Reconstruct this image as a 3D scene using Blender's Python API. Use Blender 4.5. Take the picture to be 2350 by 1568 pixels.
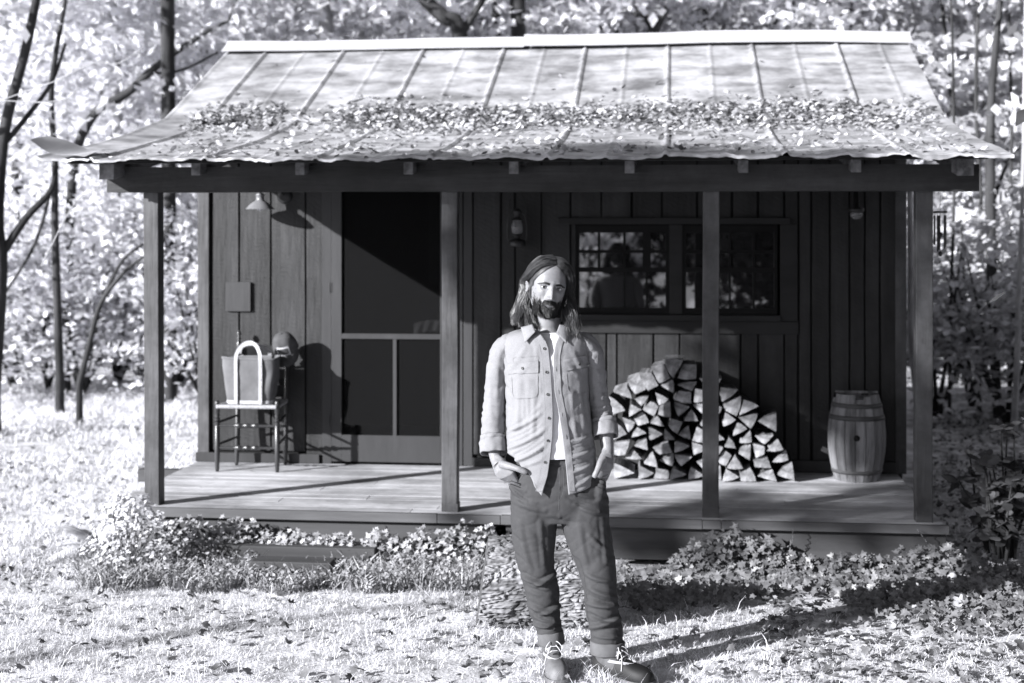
import bpy, math, random
import numpy as np
from mathutils import Vector, Matrix, noise as mnoise
for o in list(bpy.data.objects): bpy.data.objects.remove(o)
SC = bpy.context.scene; COL = SC.collection
R = math.radians
# ------------------------------------------------------------------ camera, sky, sun, exposure
YAW = R(6.467); F = 3264.0; HOR = 535.0; CH = 1.93
cd = bpy.data.cameras.new('camera'); cam = bpy.data.objects.new('camera', cd); COL.objects.link(cam)
cam.location = (0, 0, CH); cam.rotation_euler = (R(90), 0, YAW)
cd.sensor_width = 36; cd.lens = 50; cd.shift_y = -(784 - HOR) / 2350.0
cd.clip_start = 0.1; cd.clip_end = 500
cd.dof.use_dof = True; cd.dof.focus_distance = 6.25; cd.dof.aperture_fstop = 2.3
SC.camera = cam
SC.render.resolution_x = 1024; SC.render.resolution_y = 683
SUN_EL = 19.0; SUN_TR = Vector((1.16, 1.0, 0)).normalized()      # direction the light travels, in plan
sd = Vector((SUN_TR.x * math.cos(R(SUN_EL)), SUN_TR.y * math.cos(R(SUN_EL)), -math.sin(R(SUN_EL))))
w = bpy.data.worlds.new('World'); SC.world = w; w.use_nodes = True
nt = w.node_tree; nt.nodes.clear()
sky = nt.nodes.new('ShaderNodeTexSky'); sky.sky_type = 'NISHITA'; sky.sun_disc = False
sky.sun_elevation = R(SUN_EL); sky.sun_rotation = math.atan2(-SUN_TR.x, -SUN_TR.y)
bwn = nt.nodes.new('ShaderNodeRGBToBW'); tint = nt.nodes.new('ShaderNodeMix'); tint.data_type = 'RGBA'; tint.blend_type = 'MULTIPLY'
tint.inputs[0].default_value = 1; tint.inputs[7].default_value = (0.985, 0.985, 1.04, 1)
bg = nt.nodes.new('ShaderNodeBackground'); bg.inputs[1].default_value = 0.05
wo = nt.nodes.new('ShaderNodeOutputWorld')
nt.links.new(sky.outputs[0], bwn.inputs[0]); nt.links.new(bwn.outputs[0], tint.inputs[6])
nt.links.new(tint.outputs[2], bg.inputs[0]); nt.links.new(bg.outputs[0], wo.inputs[0])
sl = bpy.data.lights.new('sun', 'SUN'); sl.energy = 5.0; sl.angle = R(0.5); sl.color = (1, 1, 1.02)
so = bpy.data.objects.new('sun', sl); COL.objects.link(so)
so.rotation_euler = (-sd).to_track_quat('Z', 'Y').to_euler(); so.location = (-10, -8, 8)
SC.view_settings.view_transform = 'Standard'; SC.view_settings.look = 'None'
SC.view_settings.exposure = 1.4; SC.view_settings.gamma = 1
try:
    SC.cycles.transparent_max_bounces = 12; SC.cycles.max_bounces = 6; SC.cycles.diffuse_bounces = 1
except Exception: pass

# ------------------------------------------------------------------ helpers
cY, sY = math.cos(YAW), math.sin(YAW)
def ray(x, y):
    u = (x - 1175) / F; v = (HOR - y) / F
    return Vector((-sY + u * cY, cY + u * sY, v))
def PY(x, y, Y): r = ray(x, y); t = Y / r.y; return Vector((r.x * t, Y, CH + r.z * t))
def PZ(x, y, Z): r = ray(x, y); t = (Z - CH) / r.z; return Vector((r.x * t, r.y * t, Z))
def PD(x, y, d): r = ray(x, y); return Vector((r.x * d, r.y * d, CH + r.z * d))
def XY(x, Y): return PY(x, 500, Y).x
rnd = random.Random(7); RG = np.random.default_rng(11)

def tag(o, label=None, cat=None, group=None, kind=None):
    if label: o['label'] = label
    if cat: o['category'] = cat
    if group: o['group'] = group
    if kind: o['kind'] = kind
    return o
def empty(name, loc=(0, 0, 0), label=None, cat=None, group=None, rz=0):
    o = bpy.data.objects.new(name, None); COL.objects.link(o); o.location = loc; o.rotation_euler = (0, 0, rz)
    o.empty_display_size = .1
    return tag(o, label, cat, group)
def link(name, me, m=None, parent=None):
    o = bpy.data.objects.new(name, me); COL.objects.link(o)
    if m is not None and not me.materials: me.materials.append(m)
    if parent: o.parent = parent
    return o
class MB:
    """collects polygons; build() links them as one mesh object"""
    def __init__(s): s.v = []; s.f = []; s.mi = []; s.cur = 0
    def add(s, V, Fs):
        b = len(s.v); s.v.extend([tuple(p) for p in V]); s.f.extend([tuple(b + i for i in f) for f in Fs]); s.mi.extend([s.cur] * len(Fs)); return s
    def box(s, x0, x1, y0, y1, z0, z1, M=None):
        V = [Vector(p) for p in ((x0,y0,z0),(x1,y0,z0),(x1,y1,z0),(x0,y1,z0),(x0,y0,z1),(x1,y0,z1),(x1,y1,z1),(x0,y1,z1))]
        if M is not None: V = [M @ p for p in V]
        return s.add(V, ((0,3,2,1),(4,5,6,7),(0,1,5,4),(1,2,6,5),(2,3,7,6),(3,0,4,7)))
    def bar(s, a, b, w, h, up=Vector((0,0,1))):
        a = Vector(a); b = Vector(b); d = b - a; L = d.length; d.normalize()
        x = d.cross(up); x = x.normalized() if x.length > 1e-4 else Vector((1,0,0)); z = x.cross(d)
        M = Matrix((( x.x,d.x,z.x,a.x),(x.y,d.y,z.y,a.y),(x.z,d.z,z.z,a.z),(0,0,0,1)))
        return s.box(-w/2, w/2, 0, L, -h/2, h/2, M)
    def tube(s, pts, rad, n=8, cap=True, flat=1.0, ph=0.0):
        pts = [Vector(p) for p in pts]
        if not hasattr(rad, '__len__'): rad = [rad] * len(pts)
        V = []; up = None
        for i, p in enumerate(pts):
            t = (pts[min(i+1, len(pts)-1)] - pts[max(i-1, 0)]).normalized()
            if up is None: up = Vector((0,0,1)) if abs(t.z) < .9 else Vector((0,1,0))
            x = t.cross(up); x = x.normalized() if x.length > 1e-5 else Vector((1,0,0)); u2 = x.cross(t).normalized(); up = u2
            for k in range(n):
                a = ph + 2*math.pi*k/n; V.append(p + x*(math.cos(a)*rad[i]) + u2*(math.sin(a)*rad[i]*flat))
        Fs = [(i*n+k, i*n+(k+1)%n, (i+1)*n+(k+1)%n, (i+1)*n+k) for i in range(len(pts)-1) for k in range(n)]
        if cap: Fs += [tuple(range(n))[::-1], tuple((len(pts)-1)*n+k for k in range(n))]
        return s.add(V, Fs)
    def lathe(s, prof, c=(0,0,0), n=24, axis='z', M=None):
        V = []
        for r, z in prof:
            for k in range(n):
                a = 2*math.pi*k/n; p = Vector((r*math.cos(a), r*math.sin(a), z))
                if M is not None: p = M @ p
                V.append(p + Vector(c))
        L = len(prof)
        Fs = [(i*n+k, i*n+(k+1)%n, (i+1)*n+(k+1)%n, (i+1)*n+k) for i in range(L-1) for k in range(n)]
        return s.add(V, Fs)
    def grid(s, P, closed=False):
        nr, nc = len(P), len(P[0]); V = [p for r in P for p in r]
        cc = nc if closed else nc-1
        return s.add(V, [(i*nc+k, i*nc+(k+1)%nc, (i+1)*nc+(k+1)%nc, (i+1)*nc+k) for i in range(nr-1) for k in range(cc)])
    def build(s, name, m, parent=None, smooth=False, bevel=0, at=None):
        me = bpy.data.meshes.new(name)
        v = s.v
        if at is not None: v = [(p[0]-at[0], p[1]-at[1], p[2]-at[2]) for p in v]
        me.from_pydata(v, [], s.f); me.update()
        ms = m if isinstance(m, (list, tuple)) else [m]
        for q in ms: me.materials.append(q)
        if len(ms) > 1: me.polygons.foreach_set('material_index', s.mi)
        if smooth: me.polygons.foreach_set('use_smooth', [True]*len(me.polygons))
        o = link(name, me, None, parent)
        if at is not None: o.location = at
        if bevel:
            b = o.modifiers.new('bevel', 'BEVEL'); b.width = bevel; b.segments = 2; b.limit_method = 'ANGLE'; b.angle_limit = R(40)
        return o
def np_mesh(name, V, Fq, m, parent=None, smooth=False):
    """fast mesh from arrays: V (n,3), Fq (f,k)"""
    me = bpy.data.meshes.new(name); V = np.ascontiguousarray(V, np.float32); Fq = np.ascontiguousarray(Fq, np.int32)
    me.vertices.add(len(V)); me.vertices.foreach_set('co', V.ravel())
    k = Fq.shape[1]; me.loops.add(Fq.size); me.loops.foreach_set('vertex_index', Fq.ravel())
    me.polygons.add(len(Fq)); me.polygons.foreach_set('loop_start', np.arange(0, Fq.size, k, dtype=np.int32))
    try: me.polygons.foreach_set('loop_total', np.full(len(Fq), k, np.int32))
    except Exception: pass
    if smooth: me.polygons.foreach_set('use_smooth', [True]*len(Fq))
    me.update(calc_edges=True)
    if m is not None: me.materials.append(m)
    return link(name, me, None, parent)
def crom(pts, n=8):
    """smooth polyline through points (each a tuple of numbers)"""
    P = [np.array(p, float) for p in pts]; P = [2*P[0]-P[1]] + P + [2*P[-1]-P[-2]]; out = []
    for i in range(1, len(P)-2):
        for k in range(n):
            t = k/n; a, b, c, d = P[i-1], P[i], P[i+1], P[i+2]
            out.append(.5*((2*b)+(-a+c)*t+(2*a-5*b+4*c-d)*t*t+(-a+3*b-3*c+d)*t**3))
    out.append(P[-2]); return out

# ------------------------------------------------------------------ materials
TI = (0.985, 0.987, 1.03)
def g(v): return (v*TI[0], v*TI[1], v*TI[2], 1)
def new_mat(name):
    m = bpy.data.materials.new(name); m.use_nodes = True; t = m.node_tree
    return m, t, t.nodes['Principled BSDF']
def mat(name, lo, hi, scale=8, rough=.8, stretch=(1,1,1), bump=.0, bscale=None, spec=.3, metal=0, detail=6, contrast=(.35,.65), trans=0, rnd_amt=0, coat=0, island=0, wave=None, stain=0):
    m, t, b = new_mat(name); N = t.nodes; L = t.links
    tc = N.new('ShaderNodeTexCoord'); mp = N.new('ShaderNodeMapping'); mp.inputs[3].default_value = stretch
    L.new(tc.outputs['Object'], mp.inputs[0])
    nz = N.new('ShaderNodeTexNoise'); nz.inputs['Scale'].default_value = scale; nz.inputs['Detail'].default_value = detail; nz.inputs['Roughness'].default_value = .6
    L.new(mp.outputs[0], nz.inputs['Vector'])
    cr = N.new('ShaderNodeValToRGB'); cr.color_ramp.elements[0].position = contrast[0]; cr.color_ramp.elements[1].position = contrast[1]
    cr.color_ramp.elements[0].color = g(lo); cr.color_ramp.elements[1].color = g(hi)
    L.new(nz.outputs[0], cr.inputs[0]); out = cr.outputs[0]
    if stain:
        n3 = N.new('ShaderNodeTexNoise'); n3.inputs['Scale'].default_value = stain; n3.inputs['Detail'].default_value = 8; n3.inputs['Roughness'].default_value = .7; L.new(tc.outputs['Object'], n3.inputs['Vector'])
        r3 = N.new('ShaderNodeMapRange'); r3.inputs[1].default_value = .35; r3.inputs[2].default_value = .6; r3.inputs[3].default_value = .55; r3.inputs[4].default_value = 1.12; L.new(n3.outputs[0], r3.inputs[0])
        m3 = N.new('ShaderNodeMix'); m3.data_type = 'RGBA'; m3.blend_type = 'MULTIPLY'; m3.inputs[0].default_value = 1; L.new(out, m3.inputs[6]); L.new(r3.outputs[0], m3.inputs[7]); out = m3.outputs[2]
    if island or rnd_amt:
        src = N.new('ShaderNodeNewGeometry').outputs['Random Per Island'] if island else N.new('ShaderNodeObjectInfo').outputs['Random']
        mr = N.new('ShaderNodeMapRange'); a = island or rnd_amt; mr.inputs[3].default_value = 1-a; mr.inputs[4].default_value = 1+a*.6
        L.new(src, mr.inputs[0])
        mx = N.new('ShaderNodeMix'); mx.data_type = 'RGBA'; mx.blend_type = 'MULTIPLY'; mx.inputs[0].default_value = 1
        L.new(out, mx.inputs[6]); L.new(mr.outputs[0], mx.inputs[7]); out = mx.outputs[2]
    L.new(out, b.inputs['Base Color'])
    b.inputs['Roughness'].default_value = rough; b.inputs['Specular IOR Level'].default_value = spec; b.inputs['Metallic'].default_value = metal
    if coat: b.inputs['Coat Weight'].default_value = coat
    if bump:
        n2 = N.new('ShaderNodeTexNoise'); n2.inputs['Scale'].default_value = bscale or scale*4; n2.inputs['Detail'].default_value = 5
        L.new(mp.outputs[0], n2.inputs['Vector']); bp = N.new('ShaderNodeBump'); bp.inputs['Strength'].default_value = bump; bp.inputs['Distance'].default_value = .01
        h = n2.outputs[0]
        if wave:
            wv = N.new('ShaderNodeTexWave'); wv.inputs['Scale'].default_value = wave; wv.inputs['Distortion'].default_value = 9; wv.inputs['Detail'].default_value = 2
            wm = N.new('ShaderNodeMapping'); wm.inputs[2].default_value = (0, R(62), 0)
            L.new(tc.outputs['Object'], wm.inputs[0]); L.new(wm.outputs[0], wv.inputs['Vector'])
            ad = N.new('ShaderNodeMath'); ad.operation = 'MULTIPLY_ADD'; ad.inputs[1].default_value = .13; L.new(wv.outputs[1], ad.inputs[0]); L.new(n2.outputs[0], ad.inputs[2]); h = ad.outputs[0]
        L.new(h, bp.inputs['Height']); L.new(bp.outputs[0], b.inputs['Normal'])
    if trans:
        tr = N.new('ShaderNodeBsdfTranslucent'); L.new(out, tr.inputs[0]); ms = N.new('ShaderNodeMixShader'); ms.inputs[0].default_value = trans
        o = N['Material Output']; L.new(b.outputs[0], ms.inputs[1]); L.new(tr.outputs[0], ms.inputs[2]); L.new(ms.outputs[0], o.inputs[0])
    return m
M = {}
M['board'] = mat('painted_boards', .012, .029, 5, .6, (1,1,.12), bump=.45, bscale=26, island=.22, spec=.35, wave=9, stain=2.2)
M['door_paint'] = mat('door_paint', .024, .036, 6, .55, (1,1,.2), bump=.15, bscale=30)
M['post'] = mat('post_paint', .05, .085, 7, .55, (1,1,.12), bump=.4, bscale=34, stain=4)
M['beam'] = mat('beam_wood', .016, .046, 5, .6, (.12,1,1), bump=.45, bscale=34, stain=3)
M['rafter'] = mat('rafter_wood', .07, .22, 14, .8, (1,.3,1), bump=.5, bscale=40)
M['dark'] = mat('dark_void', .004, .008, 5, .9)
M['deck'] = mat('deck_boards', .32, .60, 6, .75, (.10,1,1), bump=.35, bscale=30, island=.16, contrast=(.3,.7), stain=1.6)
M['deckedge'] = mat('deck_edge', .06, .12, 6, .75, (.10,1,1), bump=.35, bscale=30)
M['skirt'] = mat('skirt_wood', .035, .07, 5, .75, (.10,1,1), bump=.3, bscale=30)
M['roof'] = mat('galvanised_sheet', .22, .48, 3.6, .5, (.7,1.5,1), bump=.12, bscale=7, metal=.15, contrast=(.36,.56), island=.06, stain=2.6)
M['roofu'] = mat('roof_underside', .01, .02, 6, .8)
M['ridge'] = mat('ridge_cap_metal', .36, .46, 4, .5, bump=.05)
M['mesh'] = None
# ------------------------------------------------------------------ cabin
ZD = .20; YF = 8.66; YP = 8.72; YW = 10.45
XL = -3.58; XR = 1.60; XRW = 1.65
cabin = empty('porch_cabin', (-1, 10.45, 0), 'dark board cabin with a tin roof and an open front porch on four posts', 'cabin')
def part(mb, name, m, smooth=False, bevel=0, parent=cabin, lab=None):
    # parts keep world coordinates: cancel the parents' offset
    o = mb.build(name, m, None, smooth, bevel); o.parent = parent
    root = parent
    while root.parent: root = root.parent
    o.matrix_parent_inverse = Matrix.Identity(4)
    if parent is root: o.location = tuple(-c for c in root.location)
    if lab: o['label'] = lab
    return o
# deck boards
mb = MB(); nb = 13; wbd = (YW - YF) / nb
for i in range(nb):
    y0 = YF + i*wbd; cuts = sorted([XL] + [rnd.uniform(XL+.8, XR-.8) for _ in range(1)] + [XR])
    for a, b in zip(cuts[:-1], cuts[1:]):
        mb.box(a+.001, b-.001, y0+.0025, y0+wbd-.0025, ZD-.03+rnd.uniform(-.001,.001), ZD+rnd.uniform(-.0012,.0012))
part(mb, 'porch_floor', M['deck'], bevel=.002)
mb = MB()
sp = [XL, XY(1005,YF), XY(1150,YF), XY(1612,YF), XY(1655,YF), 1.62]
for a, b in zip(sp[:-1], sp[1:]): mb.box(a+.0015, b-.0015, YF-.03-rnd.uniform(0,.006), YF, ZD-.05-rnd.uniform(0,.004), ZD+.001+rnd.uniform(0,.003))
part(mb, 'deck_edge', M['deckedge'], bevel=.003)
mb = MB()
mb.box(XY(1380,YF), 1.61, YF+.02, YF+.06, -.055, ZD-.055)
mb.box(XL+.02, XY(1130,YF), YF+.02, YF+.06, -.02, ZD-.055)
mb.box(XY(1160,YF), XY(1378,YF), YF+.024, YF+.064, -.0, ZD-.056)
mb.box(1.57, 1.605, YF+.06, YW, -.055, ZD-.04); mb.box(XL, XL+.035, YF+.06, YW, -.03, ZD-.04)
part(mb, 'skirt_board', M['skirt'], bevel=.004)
mb = MB(); mb.box(XL-.42, XL+.1, 10.30, 10.38, .06, .155)
part(mb, 'sill_timber', M['skirt'], bevel=.006)
# posts: pixel x of the front face left and right edges
PW = .098
px = [XY(330,YP), XY(1014,YP), XY(1613,YP), XY(2103,YP)]
for i, x in enumerate(px):
    mb = MB(); wv = [0.,.004,-.003,.002][i]
    Z = np.linspace(ZD + (0 if i != 2 else .0), 2.19, 9); P = []
    for k, z in enumerate(Z):
        o = mnoise.noise(Vector((i*7.1, 0, z*1.3)))*.006 - (z-1.2)*.004*(1 if i==0 else -.3)
        c = .004; x0 = x+o; x1 = x0+PW; y0 = YP; y1 = YP+PW
        P.append([Vector(q+(z,)) for q in ((x0+c,y0),(x1-c,y0),(x1,y0+c),(x1,y1-c),(x1-c,y1),(x0+c,y1),(x0,y1-c),(x0,y0+c))])
    mb.grid(P, closed=True); mb.add(P[-1], [tuple(range(8))])
    if i in (1, 2): mb.box(x-.002, x+PW+.002, YP-.003, YP+PW, ZD+.002, ZD+(.05 if i==1 else .06))
    part(mb, 'porch_post', M['post'], lab=['leftmost porch post, sunlit on its front face and black on its side', 'porch post beside the screen door', 'porch post in front of the woodpile', 'rightmost porch post with a white scuff near its foot'][i])
# beam
mb = MB(); P = []
for x in np.linspace(-3.57, 1.80, 15):
    dz = mnoise.noise(Vector((x*.8, 3, 0)))*.006 - .006*(x+1)*.3; P.append([Vector((x,YP-.045,2.185+dz)), Vector((x,YP+.06,2.185+dz)), Vector((x,YP+.06,2.345+dz)), Vector((x,YP-.045,2.345+dz))])
mb.grid(P, closed=True); mb.add(P[0], [(3,2,1,0)]); mb.add(P[-1], [(0,1,2,3)])
part(mb, 'porch_beam', M['beam'])
# roof planes
YE, YB, YR = 8.28, 10.46, 12.1
ZE, ZB, ZR = 2.385, 2.775, 3.55
RX0, RX1 = -3.86, 1.92
def roofz(y):
    if y < YB: return ZE + (ZB-ZE)*(y-YE)/(YB-YE)
    return ZB + (ZR-ZB)*(y-YB)/(YR-YB)
# rafters
slope = (ZB-ZE)/(YB-YE)
for pxl in (244, 449, 688, 937, 1179, 1445, 1706, 1965, 2216):
    mb = MB(); yf = 8.56 if pxl not in (244, 2216) else 8.50; x = XY(pxl, yf); 
    wdt, hgt = (.058, .105) if pxl not in (244, 2216) else (.095, .12)
    z0 = roofz(yf)-.042; z1 = roofz(YW+.1)-.09
    V = [(x-wdt/2,yf,z0-hgt),(x+wdt/2,yf,z0-hgt),(x+wdt/2,yf,z0),(x-wdt/2,yf,z0),(x-wdt/2,YW+.1,z1-hgt),(x+wdt/2,YW+.1,z1-hgt),(x+wdt/2,YW+.1,z1),(x-wdt/2,YW+.1,z1)]
    mb.add(V, ((0,1,2,3),(5,4,7,6),(0,4,5,1),(1,5,6,2),(2,6,7,3),(3,7,4,0)))
    part(mb, 'rafter', M['rafter'], bevel=.003)
# front roof sheet: wavy edge, seams
def edge_y(x):   # ragged, scalloped eave line
    s = mnoise.noise(Vector((x*1.7, 1.3, 0)))*.07 + mnoise.noise(Vector((x*7, 4.3, 0)))*.035 + mnoise.noise(Vector((x*17, 4.3, 0)))*.012
    return YE + s + (.04 if x > .6 else 0)
def edge_dz(x):
    ph = (x*3.1) % 1.0
    return mnoise.noise(Vector((x*2.3, 9.1, 0)))*.026 - .012*math.sin(math.pi*ph) + .012*(abs(mnoise.noise(Vector((x*9, 3.3, 1))))-.2) + .006*mnoise.noise(Vector((x*26, 3.3, 1)))
seams = []
xs = RX0+.02; k = 0
while xs < RX1: seams.append((xs, k % 2)); xs += .345; k += 1
sxs = np.array([s[0] for s in seams])
nx = 420; X = np.linspace(RX0, RX1, nx)
ts = np.concatenate([np.linspace(0, .12, 5), np.linspace(.16, .9, 10), [.96, 1.0]])
def lower(x, t, off=0):
    ye = edge_y(x); y = ye + (YB+.06-ye)*t
    z = ZE + (ZB-ZE)*(y-YE)/(YB-YE)
    z -= .035*math.sin(math.pi*min(1,max(0,(t))))                 # sag
    z += edge_dz(x)*max(0, 1-t/.18) + mnoise.noise(Vector((x*2.2, y*2.2, 5)))*.009
    d = float(np.min(np.abs(sxs - x))); big = seams[int(np.argmin(np.abs(sxs-x)))][1]
    z += (.020 if big else .011) * math.exp(-(d/(.012 if big else .008))**2)
    cl = max(0, (RX0+.50-x)/.5)
    if cl > 0: y -= 0; z += .02*cl*cl; 
    return Vector((x, y, z+off))
roof_parts = MB(); roof_parts.grid([[lower(x, t) for x in X] for t in ts])
# folded lip along the eave
lip = []
for x in X:
    p = lower(x, 0); n1 = mnoise.noise(Vector((x*5, 2, 7)))
    lip.append((p, p + Vector((0, -.006+.010*n1, -.016-.012*n1))))
roof_parts.grid([[a for a, b in lip], [b for a, b in lip]][::-1])
# underside of the sheet a little lower
def upper(x, t):
    y = YB - .02 + (YR-YB+.02)*t; z = ZB + (ZR-ZB)*(y-YB)/(YR-YB) + .022*(1-t)
    z += mnoise.noise(Vector((x*1.6, y*2, 11)))*.006 + .006*math.sin(x*2.1)
    d = float(np.min(np.abs(sxs - x))); big = seams[int(np.argmin(np.abs(sxs-x)))][1]
    z += (.024 if big else .013) * math.exp(-(d/(.013 if big else .008))**2)
    return Vector((x, y, z))
tu = np.linspace(0, 1, 12)
roof_parts.grid([[upper(x, t) for x in X] for t in tu])
roof_parts.grid([[upper(x, 0)+Vector((0,.004,-.026)) for x in X], [upper(x, 0) for x in X]])
roof = part(roof_parts, 'roof', M['roof'], smooth=True)
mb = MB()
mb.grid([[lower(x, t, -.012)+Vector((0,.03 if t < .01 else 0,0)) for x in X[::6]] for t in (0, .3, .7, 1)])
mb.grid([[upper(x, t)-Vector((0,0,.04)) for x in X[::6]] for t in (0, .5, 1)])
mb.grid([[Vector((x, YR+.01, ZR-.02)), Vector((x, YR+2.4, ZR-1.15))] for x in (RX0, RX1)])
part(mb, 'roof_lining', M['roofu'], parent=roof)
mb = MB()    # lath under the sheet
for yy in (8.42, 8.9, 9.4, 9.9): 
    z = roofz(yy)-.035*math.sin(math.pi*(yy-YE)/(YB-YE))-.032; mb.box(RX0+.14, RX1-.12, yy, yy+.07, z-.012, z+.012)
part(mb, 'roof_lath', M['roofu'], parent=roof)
# curled loose sheet at the left eave corner, past the roof end
mb = MB(); P = []
for i in range(7):
    t = i/6; row = []
    for j in range(13):
        s = j/12; x = RX0 + .34 - .37*s; 
        y = YE-.07 + (.42-.10*s)*t + .06*s; z = ZE+.014 + .075*t*(1-.3*s) + .085*max(0,s-.35)**1.3*1.9 + .010*math.sin(s*7+t*3) -.012*(1-s)
        row.append(Vector((x, y, z)))
    P.append(row)
mb.grid(P)
part(mb, 'curled_sheet', M['ridge'], smooth=True, parent=roof)
# ridge cap, two overlapping lengths, slightly wavy
mb = MB()
for a, b, lift in ((RX0-.02, XY(1207,YR), 0), (XY(1204,YR), RX1+.03, .022)):
    P = []
    for x in np.linspace(a, b, 60):
        w_ = .006*math.sin(x*2.6) + .009*mnoise.noise(Vector((x*1.5, 0, 3))) + lift
        tp = 0 if lift == 0 else -.02*max(0, (x-1.2))/.7 
        P.append([Vector((x, YR-.19, roofz(YR-.19)+.035+w_*.5+tp)), Vector((x, YR-.14, roofz(YR-.14)+.036+w_*.8+tp)), Vector((x, YR-.025, ZR+.03+w_+tp)), Vector((x, YR-.02, ZR+.05+w_+tp)), Vector((x, YR, ZR+.058+w_+tp)), Vector((x, YR+.02, ZR+.048+w_+tp)), Vector((x, YR+.2, ZR-.05+w_+tp))])
    mb.grid(P)
part(mb, 'ridge_cap', M['ridge'], smooth=True, parent=roof)
# walls of boards
GAPS = [452,484,549,622,702]   # board edges, left bay
def boards(mb, edges, z0, z1, y=YW, gap=.013, th=.022):
    for a, b in zip(edges[:-1], edges[1:]):
        xa, xb = XY(a, y), XY(b, y); d = rnd.uniform(-.002, .003); n = 10; P = []
        q = gap if b-a > 20 else .004
        for k in range(n+1):
            z = z0 + (z1-z0)*k/n
            o1 = mnoise.noise(Vector((a*.13, z*1.7, 1)))*.0045; o2 = mnoise.noise(Vector((b*.13, z*1.7, 5)))*.0045
            x0 = xa+q/2+o1; x1 = xb-q/2+o2
            P.append([Vector((x0, y+.02, z)), Vector((x0, y+d+.003, z)), Vector((x0+.003, y+d, z)), Vector((x1-.003, y+d, z)), Vector((x1, y+d+.003, z)), Vector((x1, y+.02, z))])
        mb.grid(P)
ZT = 2.78
mb = MB()
mb.cur = 0
boards(mb, [487,549,622,702], ZD+.09, ZT)
boards(mb, [702,740,758], ZD+.004, ZT, gap=.004)
boards(mb, [1085,1150,1182,1243,1310], ZD+.09, ZT)
WB = CH - (765-HOR)/F*(YW/ray(1500,765).y)   # bottom of window trim
boards(mb, [1310,1352,1392,1416,1500,1560,1640,1700,1740,1800], ZD+.09, WB)
boards(mb, [1800,1832,1862,1905,1950,1985,2020,2060], ZD+.09, ZT)
wt = CH + (HOR-515)/F*10.3
boards(mb, [1310,1380,1450,1520,1600,1680,1740,1800], wt, ZT)
for e_, (za, zb_) in (([487,549,622,702], (ZD+.2, 2.2)), ([702,758], (ZD+.2, 2.2)), ([1085,1150,1182,1243,1310], (ZD+.15, 2.2)), ([1800,1832,1862,1905,1950,1985,2020,2060], (ZD+.15, 2.2)), ([1310,1352,1392,1416,1500,1560,1640,1700,1740,1800], (ZD+.15, WB-.08))):
    for a, b in zip(e_[:-1], e_[1:]):
        for z in np.linspace(za, zb_, 4 if zb_ > 2 else 2):
            for q in (.2, .8):
                if b-a < 34 and q > .5: continue
                x = XY(a+(b-a)*q, YW)+rnd.uniform(-.004,.004); zz = z+rnd.uniform(-.02,.02); mb.add([(x+.0035*math.cos(t), YW-.0045, zz+.0035*math.sin(t)) for t in (0,1.05,2.1,3.14,4.19,5.24)], [(5,4,3,2,1,0)])
wall = part(mb, 'front_wall', M['board'])
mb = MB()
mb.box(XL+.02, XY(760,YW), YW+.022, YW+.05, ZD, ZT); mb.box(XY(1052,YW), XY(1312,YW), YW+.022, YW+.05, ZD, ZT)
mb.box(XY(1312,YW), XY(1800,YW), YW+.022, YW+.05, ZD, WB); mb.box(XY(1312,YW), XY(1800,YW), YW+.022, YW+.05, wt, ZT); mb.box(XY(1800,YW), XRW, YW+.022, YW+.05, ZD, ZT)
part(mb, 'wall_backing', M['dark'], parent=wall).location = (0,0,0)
mb = MB()   # corner boards & trims
xa = XL; mb.box(xa, XY(480,YW), YW-.012, YW+.02, ZD+.002, ZT)
part(mb, 'corner_board', M['post'], bevel=.002); mb = MB()
mb.box(XY(2055,YW), XRW+.01, YW-.012, YW+.02, ZD+.002, ZT)
part(mb, 'corner_board', M['post'], bevel=.002)
mb = MB()
mb.box(XY(452,YW), XY(735,YW), YW-.035, YW-.013, ZD+.003, ZD+.072)
part(mb, 'baseboard', M['door_paint'], bevel=.003); mb = MB()
mb.box(XY(1085,YW), XY(1310,YW), YW-.022, YW-.002, ZD+.003, ZD+.065); mb.box(XY(1310,YW), XY(2055,YW), YW-.022, YW-.002, ZD+.003, ZD+.088)
part(mb, 'baseboard', M['door_paint'], bevel=.003)
mb = MB(); mb.box(XY(520,YW), XY(577,YW), YW-.026, YW-.006, PY(0,711,YW).z, PY(0,645,YW).z)
part(mb, 'cover_plate', M['door_paint'], bevel=.002, lab='small square board panel on the wall above the chair')
# side, rear walls
mb = MB(); mb.box(XL+.01, XL+.06, YW+.05, 13.6, 0, ZT); mb.box(XRW-.06, XRW-.01, YW+.05, 13.6, 0, ZT); mb.box(XL+.01, XRW-.01, 13.6, 13.65, 0, ZT)
for xx in (XL+.03, XRW-.04): mb.add([(xx,YW+.05,ZT),(xx,13.6,ZT),(xx,12.1,3.5),(xx+.02,YW+.05,ZT),(xx+.02,13.6,ZT),(xx+.02,12.1,3.5)], ((0,1,2),(3,5,4)))
part(mb, 'side_wall', M['board'])
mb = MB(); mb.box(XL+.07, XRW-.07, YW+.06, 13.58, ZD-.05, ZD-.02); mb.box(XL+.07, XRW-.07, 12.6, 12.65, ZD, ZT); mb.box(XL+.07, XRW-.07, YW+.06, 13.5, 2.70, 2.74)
part(mb, 'interior_room', M['dark'])
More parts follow.
